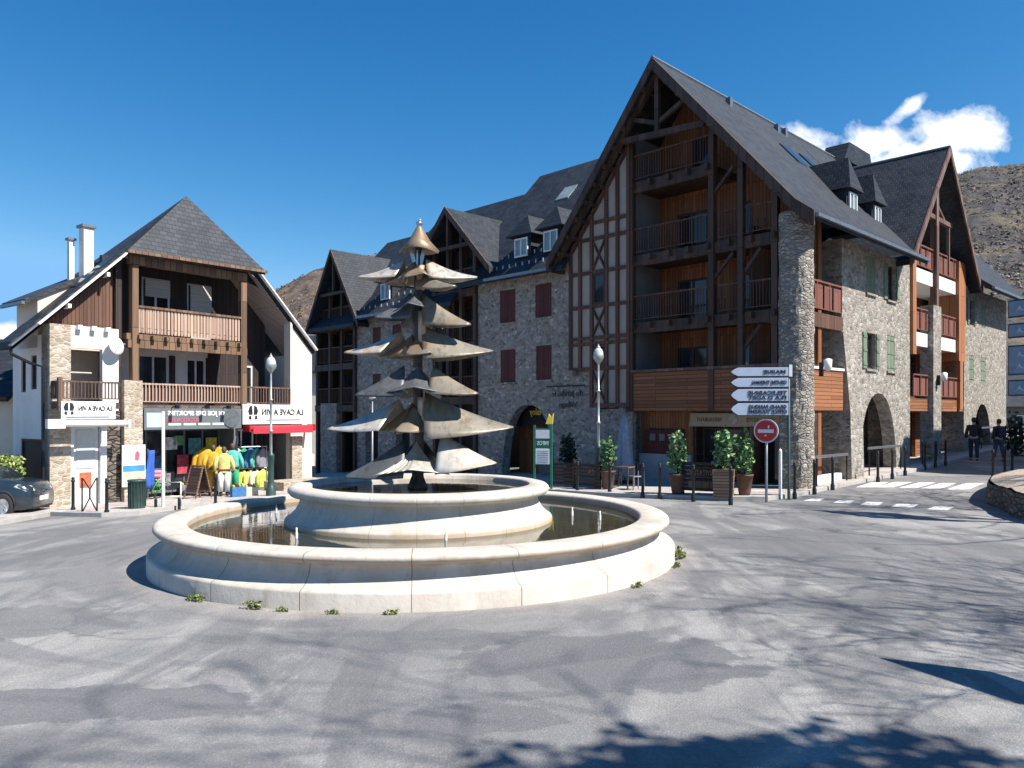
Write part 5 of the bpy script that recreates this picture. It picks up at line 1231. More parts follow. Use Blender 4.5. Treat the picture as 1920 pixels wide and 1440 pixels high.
def make_car(name, loc, rz, label):
    """five door hatchback, nose along +x, wheels on z=0"""
    r = empty(name, loc, rz, label, 'car')
    prof = [(-2.05, .30, .62, .80), (-2.02, .24, .86, .84), (-1.7, .20, .96, .88), (-.6, .20, .97, .89), (.55, .20, .95, .89), (.95, .20, .93, .885), (1.45, .20, .92, .87), (1.85, .20, .85, .82), (2.05, .22, .75, .72), (2.13, .26, .60, .64)]
    m = MB(); n = 12
    for x, zb, zt, hw in prof:
        ring = [(-.94, zb), (-1.0, lerp(zb, zt, .35)), (-1.0, lerp(zb, zt, .62)), (-.97, lerp(zb, zt, .88)), (-.86, zt), (-.45, zt+.025), (.45, zt+.025), (.86, zt), (.97, lerp(zb, zt, .88)), (1.0, lerp(zb, zt, .62)), (1.0, lerp(zb, zt, .35)), (.94, zb)]
        for a, z in ring: m.v.append((x, a*hw, z))
    for j in range(len(prof)-1):
        for k in range(n): m.f.append((j*n+k, j*n+(k+1) % n, (j+1)*n+(k+1) % n, (j+1)*n+k))
    m.f.append(tuple(range(n))); m.f.append(tuple((len(prof)-1)*n+k for k in range(n-1, -1, -1)))
    b = m.build('body', M['car_paint'], r, True)
    cab = [(-1.95, .90, .70), (-1.55, 1.38, .60), (-.9, 1.47, .58), (-.2, 1.475, .58), (.25, 1.42, .58), (1.02, .93, .72)]
    m = MB()
    for x, z, hw in cab: m.v += [(x, -hw, z), (x, hw, z), (x, -.82, .93), (x, .82, .93)]
    for j in range(len(cab)-1):
        a, c = j*4, (j+1)*4; m.f += [(a, a+1, c+1, c), (a, c, c+2, a+2), (a+1, a+3, c+3, c+1), (a+2, c+2, c+3, a+3)]
    m.f += [(0, 2, 3, 1), (20, 21, 23, 22)]
    m.build('windows', M['glass'], r)
    m = MB()
    for s in (-1, 1):
        m.tube([(1.04, s*.74, .94), (.25, s*.59, 1.43), (-.2, s*.585, 1.48), (-.9, s*.585, 1.475), (-1.55, s*.605, 1.385), (-1.97, s*.71, .92)], .035, 6); m.tube([(-.25, s*.585, 1.47), (-.30, s*.84, .95)], .03, 6)
    m.prism([(.27, 1.405), (-.2, 1.475), (-.9, 1.475), (-1.55, 1.385), (-1.55, 1.41), (-.9, 1.50), (-.2, 1.50), (.27, 1.43)], 'y', -.58, .58)
    m.build('roof', M['car_paint'], r, True)
    for x in (-1.25, 1.32):
        for s in (-1, 1):
            w_ = MB().lathe([(.19, -.1), (.29, -.105), (.315, -.08), (.315, .08), (.29, .105), (.19, .1)], (0, 0), 24).build('wheel', M['rubber'], r, True)
            w_.matrix_local = Matrix.Translation((x, s*.80, .315)) @ Matrix.Rotation(R(90), 4, 'X')
            h = MB().lathe([(0, .06), (.05, .075), (.06, .06), (.17, .085), (.20, .09), (.20, -.09), (.17, -.085), (.06, -.06), (.05, -.075), (0, -.06)], (0, 0), 20)
            for k in range(7):
                a = 2*math.pi*k/7
                for zz in (-.092, .088): h.beam((.05*math.cos(a), .05*math.sin(a), zz), (.19*math.cos(a), .19*math.sin(a), zz), .035, .012)
            h.build('rim', M['alloy'], w_)
    for x in (-1.25, 1.32):
        m = MB(); n = 14
        for s in (-1, 1): m.tube([(x+.36*math.cos(math.pi*k/n), s*.868, .315+.36*math.sin(math.pi*k/n)) for k in range(n+1)], .03, 6)
        m.build('wheel_arch', M['rubber'], r, True)
    for s in (-1, 1):
        MB().add([(2.0, s*.48, .77), (2.11, s*.50, .66), (1.95, s*.755, .66), (1.64, s*.845, .79), (1.72, s*.80, .84), (1.98, s*.50, .79)], [(0, 1, 2, 3, 4, 5)]).build('headlight', M['headlamp'], r, False, 0, .05)
        MB().lathe([(0, .07), (.09, .04), (.1, -.02), (0, -.05)], (0, 0), 12).build('mirror', M['car_paint'], r, True).matrix_local = Matrix.Translation((.72, s*.95, .99)) @ Matrix.Rotation(R(90), 4, 'Y')
        MB().box(-.45, -.28, s*.885-.015, s*.885+.015, .78, .81).build('handle', M['chrome'], r)
    MB().box(2.105, 2.135, -.26, .26, .40, .51).build('number_plate', M['sign_white'], r); MB().box(2.06, 2.115, -.5, .5, .55, .63).build('grille', M['rubber'], r)
    MB().box(1.95, 2.11, -.58, .58, .2, .34).build('lower_grille', M['rubber'], r)
    MB().lathe([(0, 0), (.06, 0), (.06, .02), (0, .02)], (0, 0), 14).build('badge', M['chrome'], r).matrix_local = Matrix.Translation((2.11, 0, .60)) @ Matrix.Rotation(R(90), 4, 'Y')
    return r
p = gp(8, 971); h_ = R(-14)
h_ = R(7)
car = make_car('parked_car', (p[0]-1.32*.86*math.cos(h_)-.80*math.sin(h_), p[1]-1.32*.86*math.sin(h_)+.80*math.cos(h_), zg(p[0]-1, p[1])+.0), h_, 'dark blue grey hatchback parked at the left edge, only its nose showing')
car.scale = (.86, 1, 1.13)

# ------------------------------------------------------------------ goods outside the shops
o = HS.w(2.55, -.2, 0); t_ = empty('poster', (o[0], o[1], zg(o[0], o[1])), HS.a, 'tall blue and white poster board against the golden stone pillar', 'poster')
MB().box(-.42, .36, -.04, .0, .62, 2.0).build('board', M['sign_white'], t_); MB().box(-.40, .34, -.048, -.041, 1.12, 1.32).build('blue_band', plain('poster_blue', (.06, .25, .62), .5, 0, .3, 3), t_)
MB().box(-.40, .34, -.047, -.041, .66, 1.10).build('sand_band', plain('poster_sand', (.62, .48, .36), .6, 0, .35, 5), t_); MB().prism([(.0, 1.5), (.12, 1.46), (.17, 1.7), (.08, 1.82), (.01, 1.72)], 'y', -.048, -.041).build('figure', M['ink_red'], t_)
o = HS.w(3.05, -.25, 0); t_ = empty('blue_banner', (o[0], o[1], zg(*o[:2])), HS.a+.5, 'narrow deep blue cloth banner beside the tall poster', 'banner')
m = MB(); n = 8
for j in range(9):
    for i in range(n+1): m.v.append((-.18+.36*i/n*(1-.03*j)+.02*j, .05*math.sin(i*1.3+j*.3), .5+1.3*j/8))
for j in range(8):
    for i in range(n): m.f.append((j*(n+1)+i, j*(n+1)+i+1, (j+1)*(n+1)+i+1, (j+1)*(n+1)+i))
m.build('cloth', plain('banner_blue', (.03, .10, .42), .8), t_, True, 0, .01); MB().tube([(0, .06, 0), (0, .06, 1.85)], .015, 6).build('pole', M['steel'], t_)
p = gp(257, 953, .12); t_ = empty('litter_bin', p, 0, 'dark green ribbed litter bin in front of the golden stone pillar', 'bin')
m = MB().lathe([(0, 0), (.22, 0), (.225, .05), (.235, .78), (.265, .79), (.27, .84), (.25, .85), (.23, .80), (0, .80)], (0, 0), 24); m.build('body', M['green_iron'], t_, True)
m = MB()
for k in range(18): a = 2*math.pi*k/18; m.beam((.235*math.cos(a), .235*math.sin(a), .06), (.243*math.cos(a), .243*math.sin(a), .77), .02, .02)
m.build('ribs', M['green_iron'], t_)
p = gp(168, 959, .12); t_ = empty('bike_stand', p, R(20), 'black iron bike stand with crossed bars by the white shop door', 'bike stand')
for s in (-1, 1): MB().tube([(s*.19, 0, -.1), (s*.19, 0, .97)], .022, 8).build('post', M['black_iron'], t_)
MB().tube([(-.17, 0, .02), (0, 0, .38), (0, 0, .62), (.17, 0, .94)], .018, 6).tube([(.17, .012, .02), (.01, .012, .38), (.01, .012, .62), (-.17, .012, .94)], .018, 6).build('crossed_bars', M['black_iron'], t_)
p = gp(306, 950, .12); D = p[1]; t_ = MB().lathe([(.05, -.1), (.045, H-(772-HY)/F*D-p[2]), (0, H-(771-HY)/F*D-p[2])], (0, 0), 12).build('white_pole', M['window_white'], None, True); t_.location = p; tag(t_, 'tall thin white pole in front of the grey sports shop sign', 'pole')
p = gp(323, 949, .12); t_ = empty('barrier', p, R(25), 'low white tubular frame right of the tall white pole', 'barrier')
MB().tube([(-.24, 0, 0), (-.24, 0, .72), (.24, 0, .72), (.24, 0, 0)], .018, 6).build('frame', M['white_paint'], t_, True); MB().tube([(-.24, 0, .3), (.24, 0, .3)], .012, 6).build('crossbar', M['white_paint'], t_, True)
p = gp(371, 934, .12); t_ = empty('a_frame_board', p, R(65), 'wooden a-frame board standing open on the left pavement', 'a-frame sign')
for s in (-1, 1):
    m = MB()
    for k in (-.27, .27): m.beam((s*.36, k, -.02), (s*.03, k, 1.12), .05, .03)
    m.beam((s*.035, -.27, 1.1), (s*.035, .27, 1.1), .03, .06).beam((s*.30, -.27, .2), (s*.30, .27, .2), .03, .05); f_ = m.build('frame', M['crate_wood'], t_)
    MB().add([(s*.285, -.245, .24), (s*.285, .245, .24), (s*.055, .245, 1.04), (s*.055, -.245, 1.04)], [(0, 1, 2, 3)]).build('panel', M['dark_wood'], f_, False, 0, .02)
p = gp(290, 934, .12); t_ = empty('price_board', p, R(35), 'small pink price board on a thin stand left of the white pole', 'sign')
MB().box(-.24, .24, -.015, .015, .62, .98).build('board', plain('pink_card', (.60, .36, .42), .6), t_); MB().box(-.2, .2, -.02, -.016, .72, .76).box(-.2, .2, -.02, -.016, .84, .9).build('print', M['ink_red'], t_); MB().tube([(0, .02, 0), (0, .02, .62)], .015, 6).build('stand', M['zinc'], t_)
def bicycle(px, py, rz, col, label, s=1.0):
    p = gp(px, py, .12); r = empty('bicycle', p, R(rz), label, 'bicycle', 'bicycles outside the sports shop'); r.scale = (s,)*3
    for x in (-.5, .5):
        w_ = MB(); n = 24
        w_.tube([(.32*math.cos(2*math.pi*k/n), 0, .32*math.sin(2*math.pi*k/n)) for k in range(n+1)], .022, 6)
        for k in range(8): a = math.pi*k/8; w_.tube([(-.31*math.cos(a), 0, -.31*math.sin(a)), (.31*math.cos(a), 0, .31*math.sin(a))], .004, 4)
        w_.build('wheel', M['rubber'], r).location = (x, 0, .34)
    MB().tube([(-.5, 0, .34), (-.12, 0, .80), (.36, 0, .78), (.0, 0, .32), (-.5, 0, .34)], .022, 8).tube([(-.15, 0, .86), (.0, 0, .32)], .022, 8).tube([(.34, 0, .92), (.5, 0, .34)], .022, 8).build('frame', col, r, True)
    MB().box(-.30, -.04, -.06, .06, .86, .91).build('saddle', M['rubber'], r, bevel=.02); MB().tube([(.30, -.27, .96), (.36, 0, .94), (.30, .27, .96)], .014, 6).build('handlebar', M['rubber'], r)
GRN = plain('bike_green', (.06, .38, .06), .4); bicycle(276, 936, 60, GRN, 'bright green bicycle beside the pink price board, left of two', .8); bicycle(300, 934, 75, GRN, 'bright green bicycle just left of the white pole, right of two', .8)
FAB = {n: plain('fabric_'+n, c, .85, 0, .25, 9, .3) for n, c in dict(yellow=(.62, .36, .03), lemon=(.60, .52, .18), green=(.03, .30, .14), blue=(.05, .17, .38), white=(.70, .70, .68), teal=(.10, .42, .36), grey=(.22, .21, .25), lime=(.45, .52, .10), cream=(.62, .58, .42), maroon=(.12, .025, .02)).items()}
def jacket(loc, rz, mat, label, s=1.0, name='hanging_jacket', group='jackets on the outdoor rail'):
    r = empty(name, loc, rz, label, 'jacket', group); r.scale = (s,)*3
    prof = [(.27, 0, .08), (.25, .25, .07), (.24, .5, .07), (.26, .62, .07), (.19, .72, .06), (.08, .77, .05), (.06, .81, .04)]
    m = MB(); n = 14
    for a, z, b in prof:
        for k in range(n):
            t = 2*math.pi*k/n; q = 1+.16*math.sin(7*t+z*5); m.v.append((a*q*math.cos(t), b*q*math.sin(t), z))
    for j in range(len(prof)-1):
        for k in range(n): m.f.append((j*n+k, j*n+(k+1) % n, (j+1)*n+(k+1) % n, (j+1)*n+k))
    m.f.append(tuple((len(prof)-1)*n+k for k in range(n)))
    m.build('torso', mat, r, True)
    for sx in (-1, 1): MB().tube([(sx*.20, 0, .66), (sx*.30, .0, .5), (sx*.34, -.02, .25), (sx*.33, -.05, .04)], [.07, .085, .075, .06], 10).build('sleeve', mat, r, True)
    return r
def outfit(px, py, label, top, bottom, s=1.0):
    p = gp(px, py, .12); r = empty('dressed_mannequin', p, R(25), label, 'mannequin', 'dressed mannequins outside the sports shop'); r.scale = (s,)*3
    for sx in (-1, 1): MB().tube([(sx*.11, 0, .16), (sx*.12, .01, .5), (sx*.10, 0, .92)], [.09, .10, .13], 10).build('trouser_leg', bottom, r, True); MB().tube([(sx*.11, -.12, .045), (sx*.11, .0, .05), (sx*.11, 0, .2)], [.045, .06, .06], 8).build('boot', M['rubber'], r, True)
    j = MB(); prof = [(.22, .86, .14), (.21, 1.1, .13), (.22, 1.3, .13), (.24, 1.44, .11), (.16, 1.53, .09), (.07, 1.57, .06)]; n = 14
    for a, z, b in prof:
        for k in range(n): t = 2*math.pi*k/n; j.v.append((a*math.cos(t), b*math.sin(t), z))
    for i in range(5):
        for k in range(n): j.f.append((i*n+k, i*n+(k+1) % n, (i+1)*n+(k+1) % n, (i+1)*n+k))
    jo = j.build('jacket', top, r, True)
    for sx in (-1, 1): MB().tube([(sx*.19, 0, 1.46), (sx*.30, 0, 1.2), (sx*.33, -.06, .92)], [.075, .08, .06], 10).build('sleeve', top, jo, True)
    MB().lathe([(0, 1.56), (.05, 1.57), (.085, 1.66), (.09, 1.72), (.06, 1.80), (0, 1.82)], (0, 0), 12).build('head', M['rail_brown'], r, True)
    MB().box(-.22, .22, -.15, .15, .94, .99).build('belt', FAB['maroon'], jo)
outfit(400, 929, 'mannequin in an orange yellow jacket and trousers beside the a-frame board', FAB['yellow'], FAB['yellow']); outfit(420, 930, 'mannequin in a pale lemon jacket and white trousers behind the yellow one', FAB['lemon'], FAB['white'], .96)
outfit(436, 927, 'mannequin in a teal jacket and green trousers at the end of the clothes rail', FAB['teal'], FAB['green'], 1.02)
pa_, pb_ = gp(438, 921, .12), gp(500, 917, .12); ang = math.atan2(pb_[1]-pa_[1], pb_[0]-pa_[0]); L = math.dist(pa_[:2], pb_[:2])
t_ = empty('clothes_rail', pa_, ang, 'steel clothes rail with two bars before the wine shop glazing', 'clothes rail')
for k, (px, py, c, c2, lb) in enumerate(((384, 926, 'yellow', 'yellow', 'big orange yellow raincoat hung in front, leftmost by the a-frame board'), (411, 925, 'yellow', 'lemon', 'orange yellow raincoat between the two yellow mannequins'))):
    q_ = gp(px, py, .12); jacket((q_[0], q_[1], q_[2]+.82), R(20), FAB[c], lb, 1.12, 'raincoat', None); 
    MB().tube([(0, .1, -.92), (0, .1, .86)], .018, 6).build('stand', M['steel'], bpy.data.objects['raincoat' if not k else 'raincoat.001'], True)
for px, py, c, s_, lb in ((352, 928, 'grey', .9, 'grey low display crate left of the a-frame board'), (447, 931, 'blue', .8, 'blue display crate at the foot of the clothes rail'), (470, 929, 'cream', .75, 'cream display crate under the lower bar of jackets'), (334, 925, 'white', .9, 'white display crate behind the white tubular frame')):
    q_ = gp(px, py, .12); r_ = empty('display_crate', q_, R(30), lb, 'crate', 'display crates outside the sports shop'); r_.scale = (s_,)*3
    MB().box(-.3, .3, -.22, .22, -.02, .42).build('crate', FAB[c], r_, bevel=.02)
    for i in range(4): MB().box(-.26+.13*i, -.16+.13*i, -.18, .18, .425, .50+.05*(i % 2)).build('folded_clothes', FAB[('lime', 'maroon', 'teal', 'lemon')[i]], r_, bevel=.015)
for x in (0, L): MB().tube([(x, 0, 0), (x, 0, 1.72)], .02, 8).build('upright', M['steel'], t_); MB().tube([(x, -.3, .02), (x, .3, .02)], .02, 6).build('foot', M['steel'], t_)
for z in (1.70, .86): MB().tube([(0, 0, z), (L, 0, z)], .018, 8).build('bar', M['steel'], t_)
for i, (c, lb) in enumerate((('white', 'white jacket on the upper bar, next to the teal mannequin'), ('green', 'deep green jacket on the upper bar of the clothes rail'), ('blue', 'blue jacket on the upper bar of the clothes rail'), ('teal', 'pale teal jacket on the upper bar, right of the blue one'), ('grey', 'grey jacket at the right end of the upper bar'))):
    k = (i+.6)/5.2*L; jacket((pa_[0]+k*math.cos(ang), pa_[1]+k*math.sin(ang), pa_[2]+.90), ang+R(30), FAB[c], lb, .92)
for i, (c, lb) in enumerate((('yellow', 'orange yellow jacket at the left end of the lower bar'), ('lime', 'lime jacket on the lower bar beside the orange yellow one'), ('lemon', 'lemon jacket in the middle of the lower bar'), ('cream', 'cream jacket on the lower bar of the clothes rail'), ('lime', 'lime jacket at the right end of the lower bar behind the street lamp'))):
    k = (i+.6)/5.2*L; jacket((pa_[0]+k*math.cos(ang), pa_[1]+k*math.sin(ang), pa_[2]+.10), ang+R(28), FAB[c], lb, .88)
# stone landing and red trestle by the wine shop
o = HS.w(8.6, -.9, 0); t_ = MB().box(-1.05, 1.2, -.62, .62, -.6, .46).build('stone_landing', M['stone_gold'], None, bevel=.02); t_.location = (o[0], o[1], zg(*o[:2])); t_.rotation_euler = (0, 0, HS.a); tag(t_, 'low pale stone landing in front of the wine shop door', 'landing')
p = gp(575, 904, .12); t_ = empty('red_trestle', p, R(20), 'red wooden trestle carrying a pale notice by the dark timber gable', 'stand')
for sx in (-1, 1): MB().beam((sx*.1, 0, .72), (sx*.26, -.1, -.02), .05, .05).build('leg', M['red_paint'], t_); MB().beam((sx*.1, 0, .72), (sx*.22, .15, -.02), .05, .05).build('leg', M['red_paint'], t_)
MB().box(-.22, .22, -.06, .06, .66, .72).build('top', M['red_paint'], t_)
t_ = MB().box(-.34, .34, -.015, .015, 0, .55).build('notice_sign', plain('pink_white', (.70, .60, .64), .5), None); t_.location = (p[0], p[1], p[2]+.722); t_.rotation_euler = (0, 0, R(20)); tag(t_, 'pale pinkish notice panel standing on the red trestle', 'notice')
# ------------------------------------------------------------------ right edge: gravel bed, panel sign
pts = [(12.75, 20.6), (12.62, 20.0), (12.35, 19.3), (12.05, 18.7), (11.9, 18.0), (11.9, 16.5), (12.4, 14.8), (14, 13.6), (19, 13), (21, 22), (18, 27), (15.2, 24.5), (13.6, 22.2), (13.0, 21.2)]
def smooth_loop(P, n=2):
    for _ in range(n):
        Q = []
        for i in range(len(P)): a, b = P[i], P[(i+1) % len(P)]; Q += [(lerp(a[0], b[0], .25), lerp(a[1], b[1], .25)), (lerp(a[0], b[0], .75), lerp(a[1], b[1], .75))]
        P = Q
    return P
P1 = smooth_loop(pts); cxm, cym = 15.5, 18.5
gb = empty('gravel_bed', (cxm, cym, 0), 0, 'raised gravel bed held by a rough dark stone wall at the right edge', 'planter')
m = MB(); n = len(P1)
for z, k in ((-.3, 1.01), (.25, 1.0), (.56, .992), (.62, .985)):
    for i, q in enumerate(P1): m.v.append(((q[0]-cxm)*k, (q[1]-cym)*k, z+.03*noise.noise(Vector((q[0]*3, q[1]*3, z))) if z > .2 else z))
for j in range(3):
    for i in range(n): m.f.append((j*n+i, j*n+(i+1) % n, (j+1)*n+(i+1) % n, (j+1)*n+i))
m.build('stone_wall', M['stone_dark'], gb)
m = MB(); m.v.append((0, 0, 1.0))
for k, z in ((.97, .63), (.8, .78), (.4, .95)):
    for i, q in enumerate(P1): m.v.append(((q[0]-cxm)*k, (q[1]-cym)*k, z+.05*noise.noise(Vector((q[0]*2*k, q[1]*2*k, z)))))
for j in range(2):
    for i in range(n): m.f.append((1+j*n+i, 1+j*n+(i+1) % n, 1+(j+1)*n+(i+1) % n, 1+(j+1)*n+i))
for i in range(n): m.f.append((1+2*n+i, 1+2*n+(i+1) % n, 0))
for i in range(n): m.f.append((1+i, 1+(i+1) % n, 1+(i+1) % n, 1+i)) if False else None
m.build('gravel', M['gravel'], gb, True)
ps = empty('panel_sign', (11.86, 18.3, .68), R(-62), 'stack of four framed blue panels on posts at the right edge', 'sign')
for s in (.75, 1.5): MB().box(s-.055, s+.055, .03, .13, -.4, 4.75).build('post', M['rail_brown'], ps)
for y0, y1 in ((558, 592), (603, 631), (645, 702), (711, 742)):
    z1, z0 = H-(y0-HY)/F*17.9-.68, H-(y1-HY)/F*17.9-.68
    b = MB().box(-.1, 1.75, -.03, .02, z0, z1).build('frame', M['ink'], ps); MB().box(-.07, 1.72, -.045, -.031, z0+.035, z1-.035).build('panel', M['sign_panel'], b)
    for k in range(2 if z1-z0 > .5 else 1):
        zc = lerp(z0, z1, .5) if z1-z0 < .5 else lerp(z0, z1, .3+.4*k); lettering('RESIDENCE DU PLA', 1.4, .12, M['sign_blue'], b, (.82, -.05, zc), name='print')
o = (6.1, 6.85); t_ = empty('road_sign', gd(*o), R(-65), 'rectangular road sign beyond the right edge of the view', 'road sign')
MB().lathe([(.04, -.2), (.04, 3.05), (0, 3.05)], (.6, .05), 10).build('pole', M['zinc'], t_); MB().box(0, 1.4, -.02, .01, 1.9, 3.05).build('board', M['sign_white'], t_)
# ------------------------------------------------------------------ people
def person(loc, rz, label, h=1.75, coat='cloth_black', legs='cloth_navy', stride=.12, bag=False):
    r = empty('person', loc, rz, label, 'person'); k = h/1.75; r.scale = (k,)*3
    def skin(pts, edges, rad, name, m, par, lv=2):
        me = bpy.data.meshes.new(name); me.from_pydata(pts, edges, []); o_ = bpy.data.objects.new(name, me); COL.objects.link(o_); o_.parent = par
        md = o_.modifiers.new('skin', 'SKIN')
        for v, q in zip(me.skin_vertices[0].data, rad): v.radius = q if isinstance(q, tuple) else (q, q)
        me.skin_vertices[0].data[0].use_root = True
        s_ = o_.modifiers.new('sub', 'SUBSURF'); s_.levels = lv; s_.render_levels = lv; me.materials.append(m); md.use_smooth_shade = True; return o_
    P = [(0, 0, .95), (0, 0, 1.15), (0, 0, 1.38), (0, -.01, 1.49), (0, -.02, 1.56), (0, -.03, 1.64), (0, -.02, 1.73)]; E = [(i, i+1) for i in range(6)]; Q = [(.15, .11), (.14, .10), (.15, .10), .06, .055, (.075, .09), (.06, .075)]
    for s in (-1, 1):
        b = len(P); P += [(s*.10, 0, .90), (s*.11, -s*stride*.5-.02, .50), (s*.11, -s*stride, .09), (s*.115, -s*stride-.13, .04)]; Q += [.095, .062, .045, .04]; E += [(0, b), (b, b+1), (b+1, b+2), (b+2, b+3)]
        b = len(P); P += [(s*.20, 0, 1.42), (s*.26, .02, 1.15), (s*.27, -.06, .92), (s*.27, -.075, .85)]; Q += [.06, .045, .034, .032]; E += [(2, b), (b, b+1), (b+1, b+2), (b+2, b+3)]
        hb_ = b+3
        for f in range(5):
            c = len(P); y = -.075-.04+.02*f; zz = .77-(.015 if f in (1, 2) else 0)
            if f == 4: P += [(s*.25, -.12, .82), (s*.245, -.13, .79)]
            else: P += [(s*.272, y, .80), (s*.265, y-.01, zz)]
            Q += [.010, .008]; E += [(hb_, c), (c, c+1)]
    body = skin(P, E, Q, 'body', M['skin'], r)
    T = [(0, 0, .93), (0, 0, 1.15), (0, 0, 1.38), (0, -.005, 1.50)]; TE = [(0, 1), (1, 2), (2, 3)]; TQ = [(.185, .14), (.175, .13), (.18, .13), (.085, .08)]
    for s in (-1, 1):
        b = len(T); T += [(s*.205, 0, 1.43), (s*.265, .02, 1.15), (s*.275, -.055, .93)]; TQ += [.085, .068, .055]; TE += [(2, b), (b, b+1), (b+1, b+2)]
    skin(T, TE, TQ, 'coat', M[coat], r)
    L_ = [(0, 0, .96)]; LE = []; LQ = [(.16, .125)]
    for s in (-1, 1):
        b = len(L_); L_ += [(s*.10, 0, .86), (s*.11, -s*stride*.5-.02, .50), (s*.11, -s*stride, .11)]; LQ += [.115, .085, .068]; LE += [(0, b), (b, b+1), (b+1, b+2)]
    skin(L_, LE, LQ, 'trousers', M[legs], r)
    for s in (-1, 1): skin([(s*.112, -s*stride+.05, .05), (s*.114, -s*stride-.06, .045), (s*.115, -s*stride-.16, .035)], [(0, 1), (1, 2)], [.05, .048, .035], 'shoe', M['rubber'], r, 1)
    MB().lathe([(0, 1.815), (.06, 1.80), (.088, 1.75), (.092, 1.69), (.080, 1.62), (.05, 1.60)], (0, .002), 16).build('hair', M['hair'], r, True)
    MB().add([(-.012, -.115, 1.655), (.012, -.115, 1.655), (0, -.14, 1.635), (0, -.112, 1.69)], [(0, 1, 2), (0, 2, 3), (1, 3, 2)]).build('nose', M['skin'], r, False, 0, .006)
    if bag: MB().box(-.15, .15, .13, .26, 1.05, 1.45).build('backpack', M['cloth_navy'], r, bevel=.04)
    return r
def at_ground(px, d_): x = (px-CX)/F*d_; return (x, d_, zg(x, d_)+.1)
person(at_ground(1826, 33.0), R(150), 'person in a black coat seen from behind, left walker by the far arch', 1.8)
person(at_ground(1873, 32.5), R(190), 'person in a black jacket and dark jeans walking right of the far arch', 1.72, 'cloth_black', 'cloth_jeans', .16, True)
# ------------------------------------------------------------------ bare trees beyond the frame (their shadows cross the square)
def bare_tree(loc, h, spread, label, seed, crown=0):
    rn = random.Random(seed); r = empty('bare_tree', loc, 0, label, 'tree', 'bare trees beside the square'); tr = MB(); tw = MB(); tips = []
    def grow(p, d_, L, rad, lv):
        n = 4; pts = [p]; q = p
        for i in range(n):
            d_ = (d_+Vector((rn.gauss(0, .13), rn.gauss(0, .13), rn.gauss(.03, .08)))).normalized(); q = q+d_*L/n; pts.append(q)
        (tr if lv < 2 else tw).tube(pts, [max(.009, lerp(rad, rad*.6, i/n)) for i in range(n+1)], 6 if lv < 2 else 3)
        if lv >= 7: tips.append(q); return
        for i in range(rn.choice((2, 2, 3)) if lv else 6):
            a = d_.orthogonal().normalized(); a.rotate(Matrix.Rotation(rn.uniform(0, 6.28), 3, d_)); dd = (d_*rn.uniform(.5, .9)+a*rn.uniform(.5, .95)*spread).normalized()
            grow(pts[rn.choice((2, 3, 4, 4))], dd, L*rn.uniform(.6, .8), rad*.58, lv+1)
    grow(Vector((0, 0, -.2)), Vector((0, 0, 1)), h*.36, h*.0085, 0)
    tr.build('trunk', M['bark'], r); c = tw.build('twigs', M['bark'], r)
    if crown:
        lf = MB()
        for t in tips:
            for k in range(crown):
                q = t+Vector((rn.gauss(0, .14), rn.gauss(0, .14), rn.gauss(0, .14))); a = Vector((rn.gauss(0, 1), rn.gauss(0, 1), rn.gauss(0, 1))).normalized()*.10; b = a.orthogonal().normalized()*.06; lf.quad(q-a, q+b, q+a, q-b)
        lf.build('leaves', M['leaf_dark'], r, recalc=False)
    return r
bare_tree(gd(14.2, .6), 19, .95, 'broad bare tree beside the square, nearest the camera', 4, 0)
bare_tree(gd(14.6, .6), 17, .9, 'second bare tree beside the square near the camera', 21)
bare_tree(gd(17.6, 12.6), 17, .7, 'bare tree standing on the gravel bed beyond the right edge', 8)
bare_tree(gd(14.6, 5.2), 11, .85, 'bare tree between the road sign and the gravel bed', 15)
o = gd(9.4, 1.1); t_ = empty('evergreen_tree', o, 0, 'dense evergreen tree beside the square, behind the camera to the right', 'tree')
MB().tube([(0, 0, -.2), (.1, 0, 5), (0, .1, 10.5)], [.2, .15, .05], 8).build('trunk', M['bark'], t_); rn = random.Random(8)
leaves(3000, (0, 0, 9.8), (2.0, 1.4, 1.4), .24, M['leaf_dark'], t_, 'crown', rn, shell=.3)
# chalet beyond the right edge: its shadow lies across the side street
o = (22.75, 28.44); t_ = empty('street_chalet', (o[0], o[1], 0), B.a, 'chalet across the side street beyond the right edge', 'building')
MB().box(.6, 12, .6, 16, -1, 10.5).build('wall', M['white_wall'], t_); MB().prism([(0, 10.4), (6.3, 14.5), (12.6, 10.4), (12.6, 10.2), (6.3, 14.2), (0, 10.2)], 'y', 0, 16.5).build('roof', M['slate_y'], t_)
window(t_, 'x', 3, 4.2, 1, 2.4, .6, -1, 'window_white', -.02, 1); window(t_, 'x', 7, 8.2, 4, 5.4, .6, -1, 'window_white', -.02, 1)
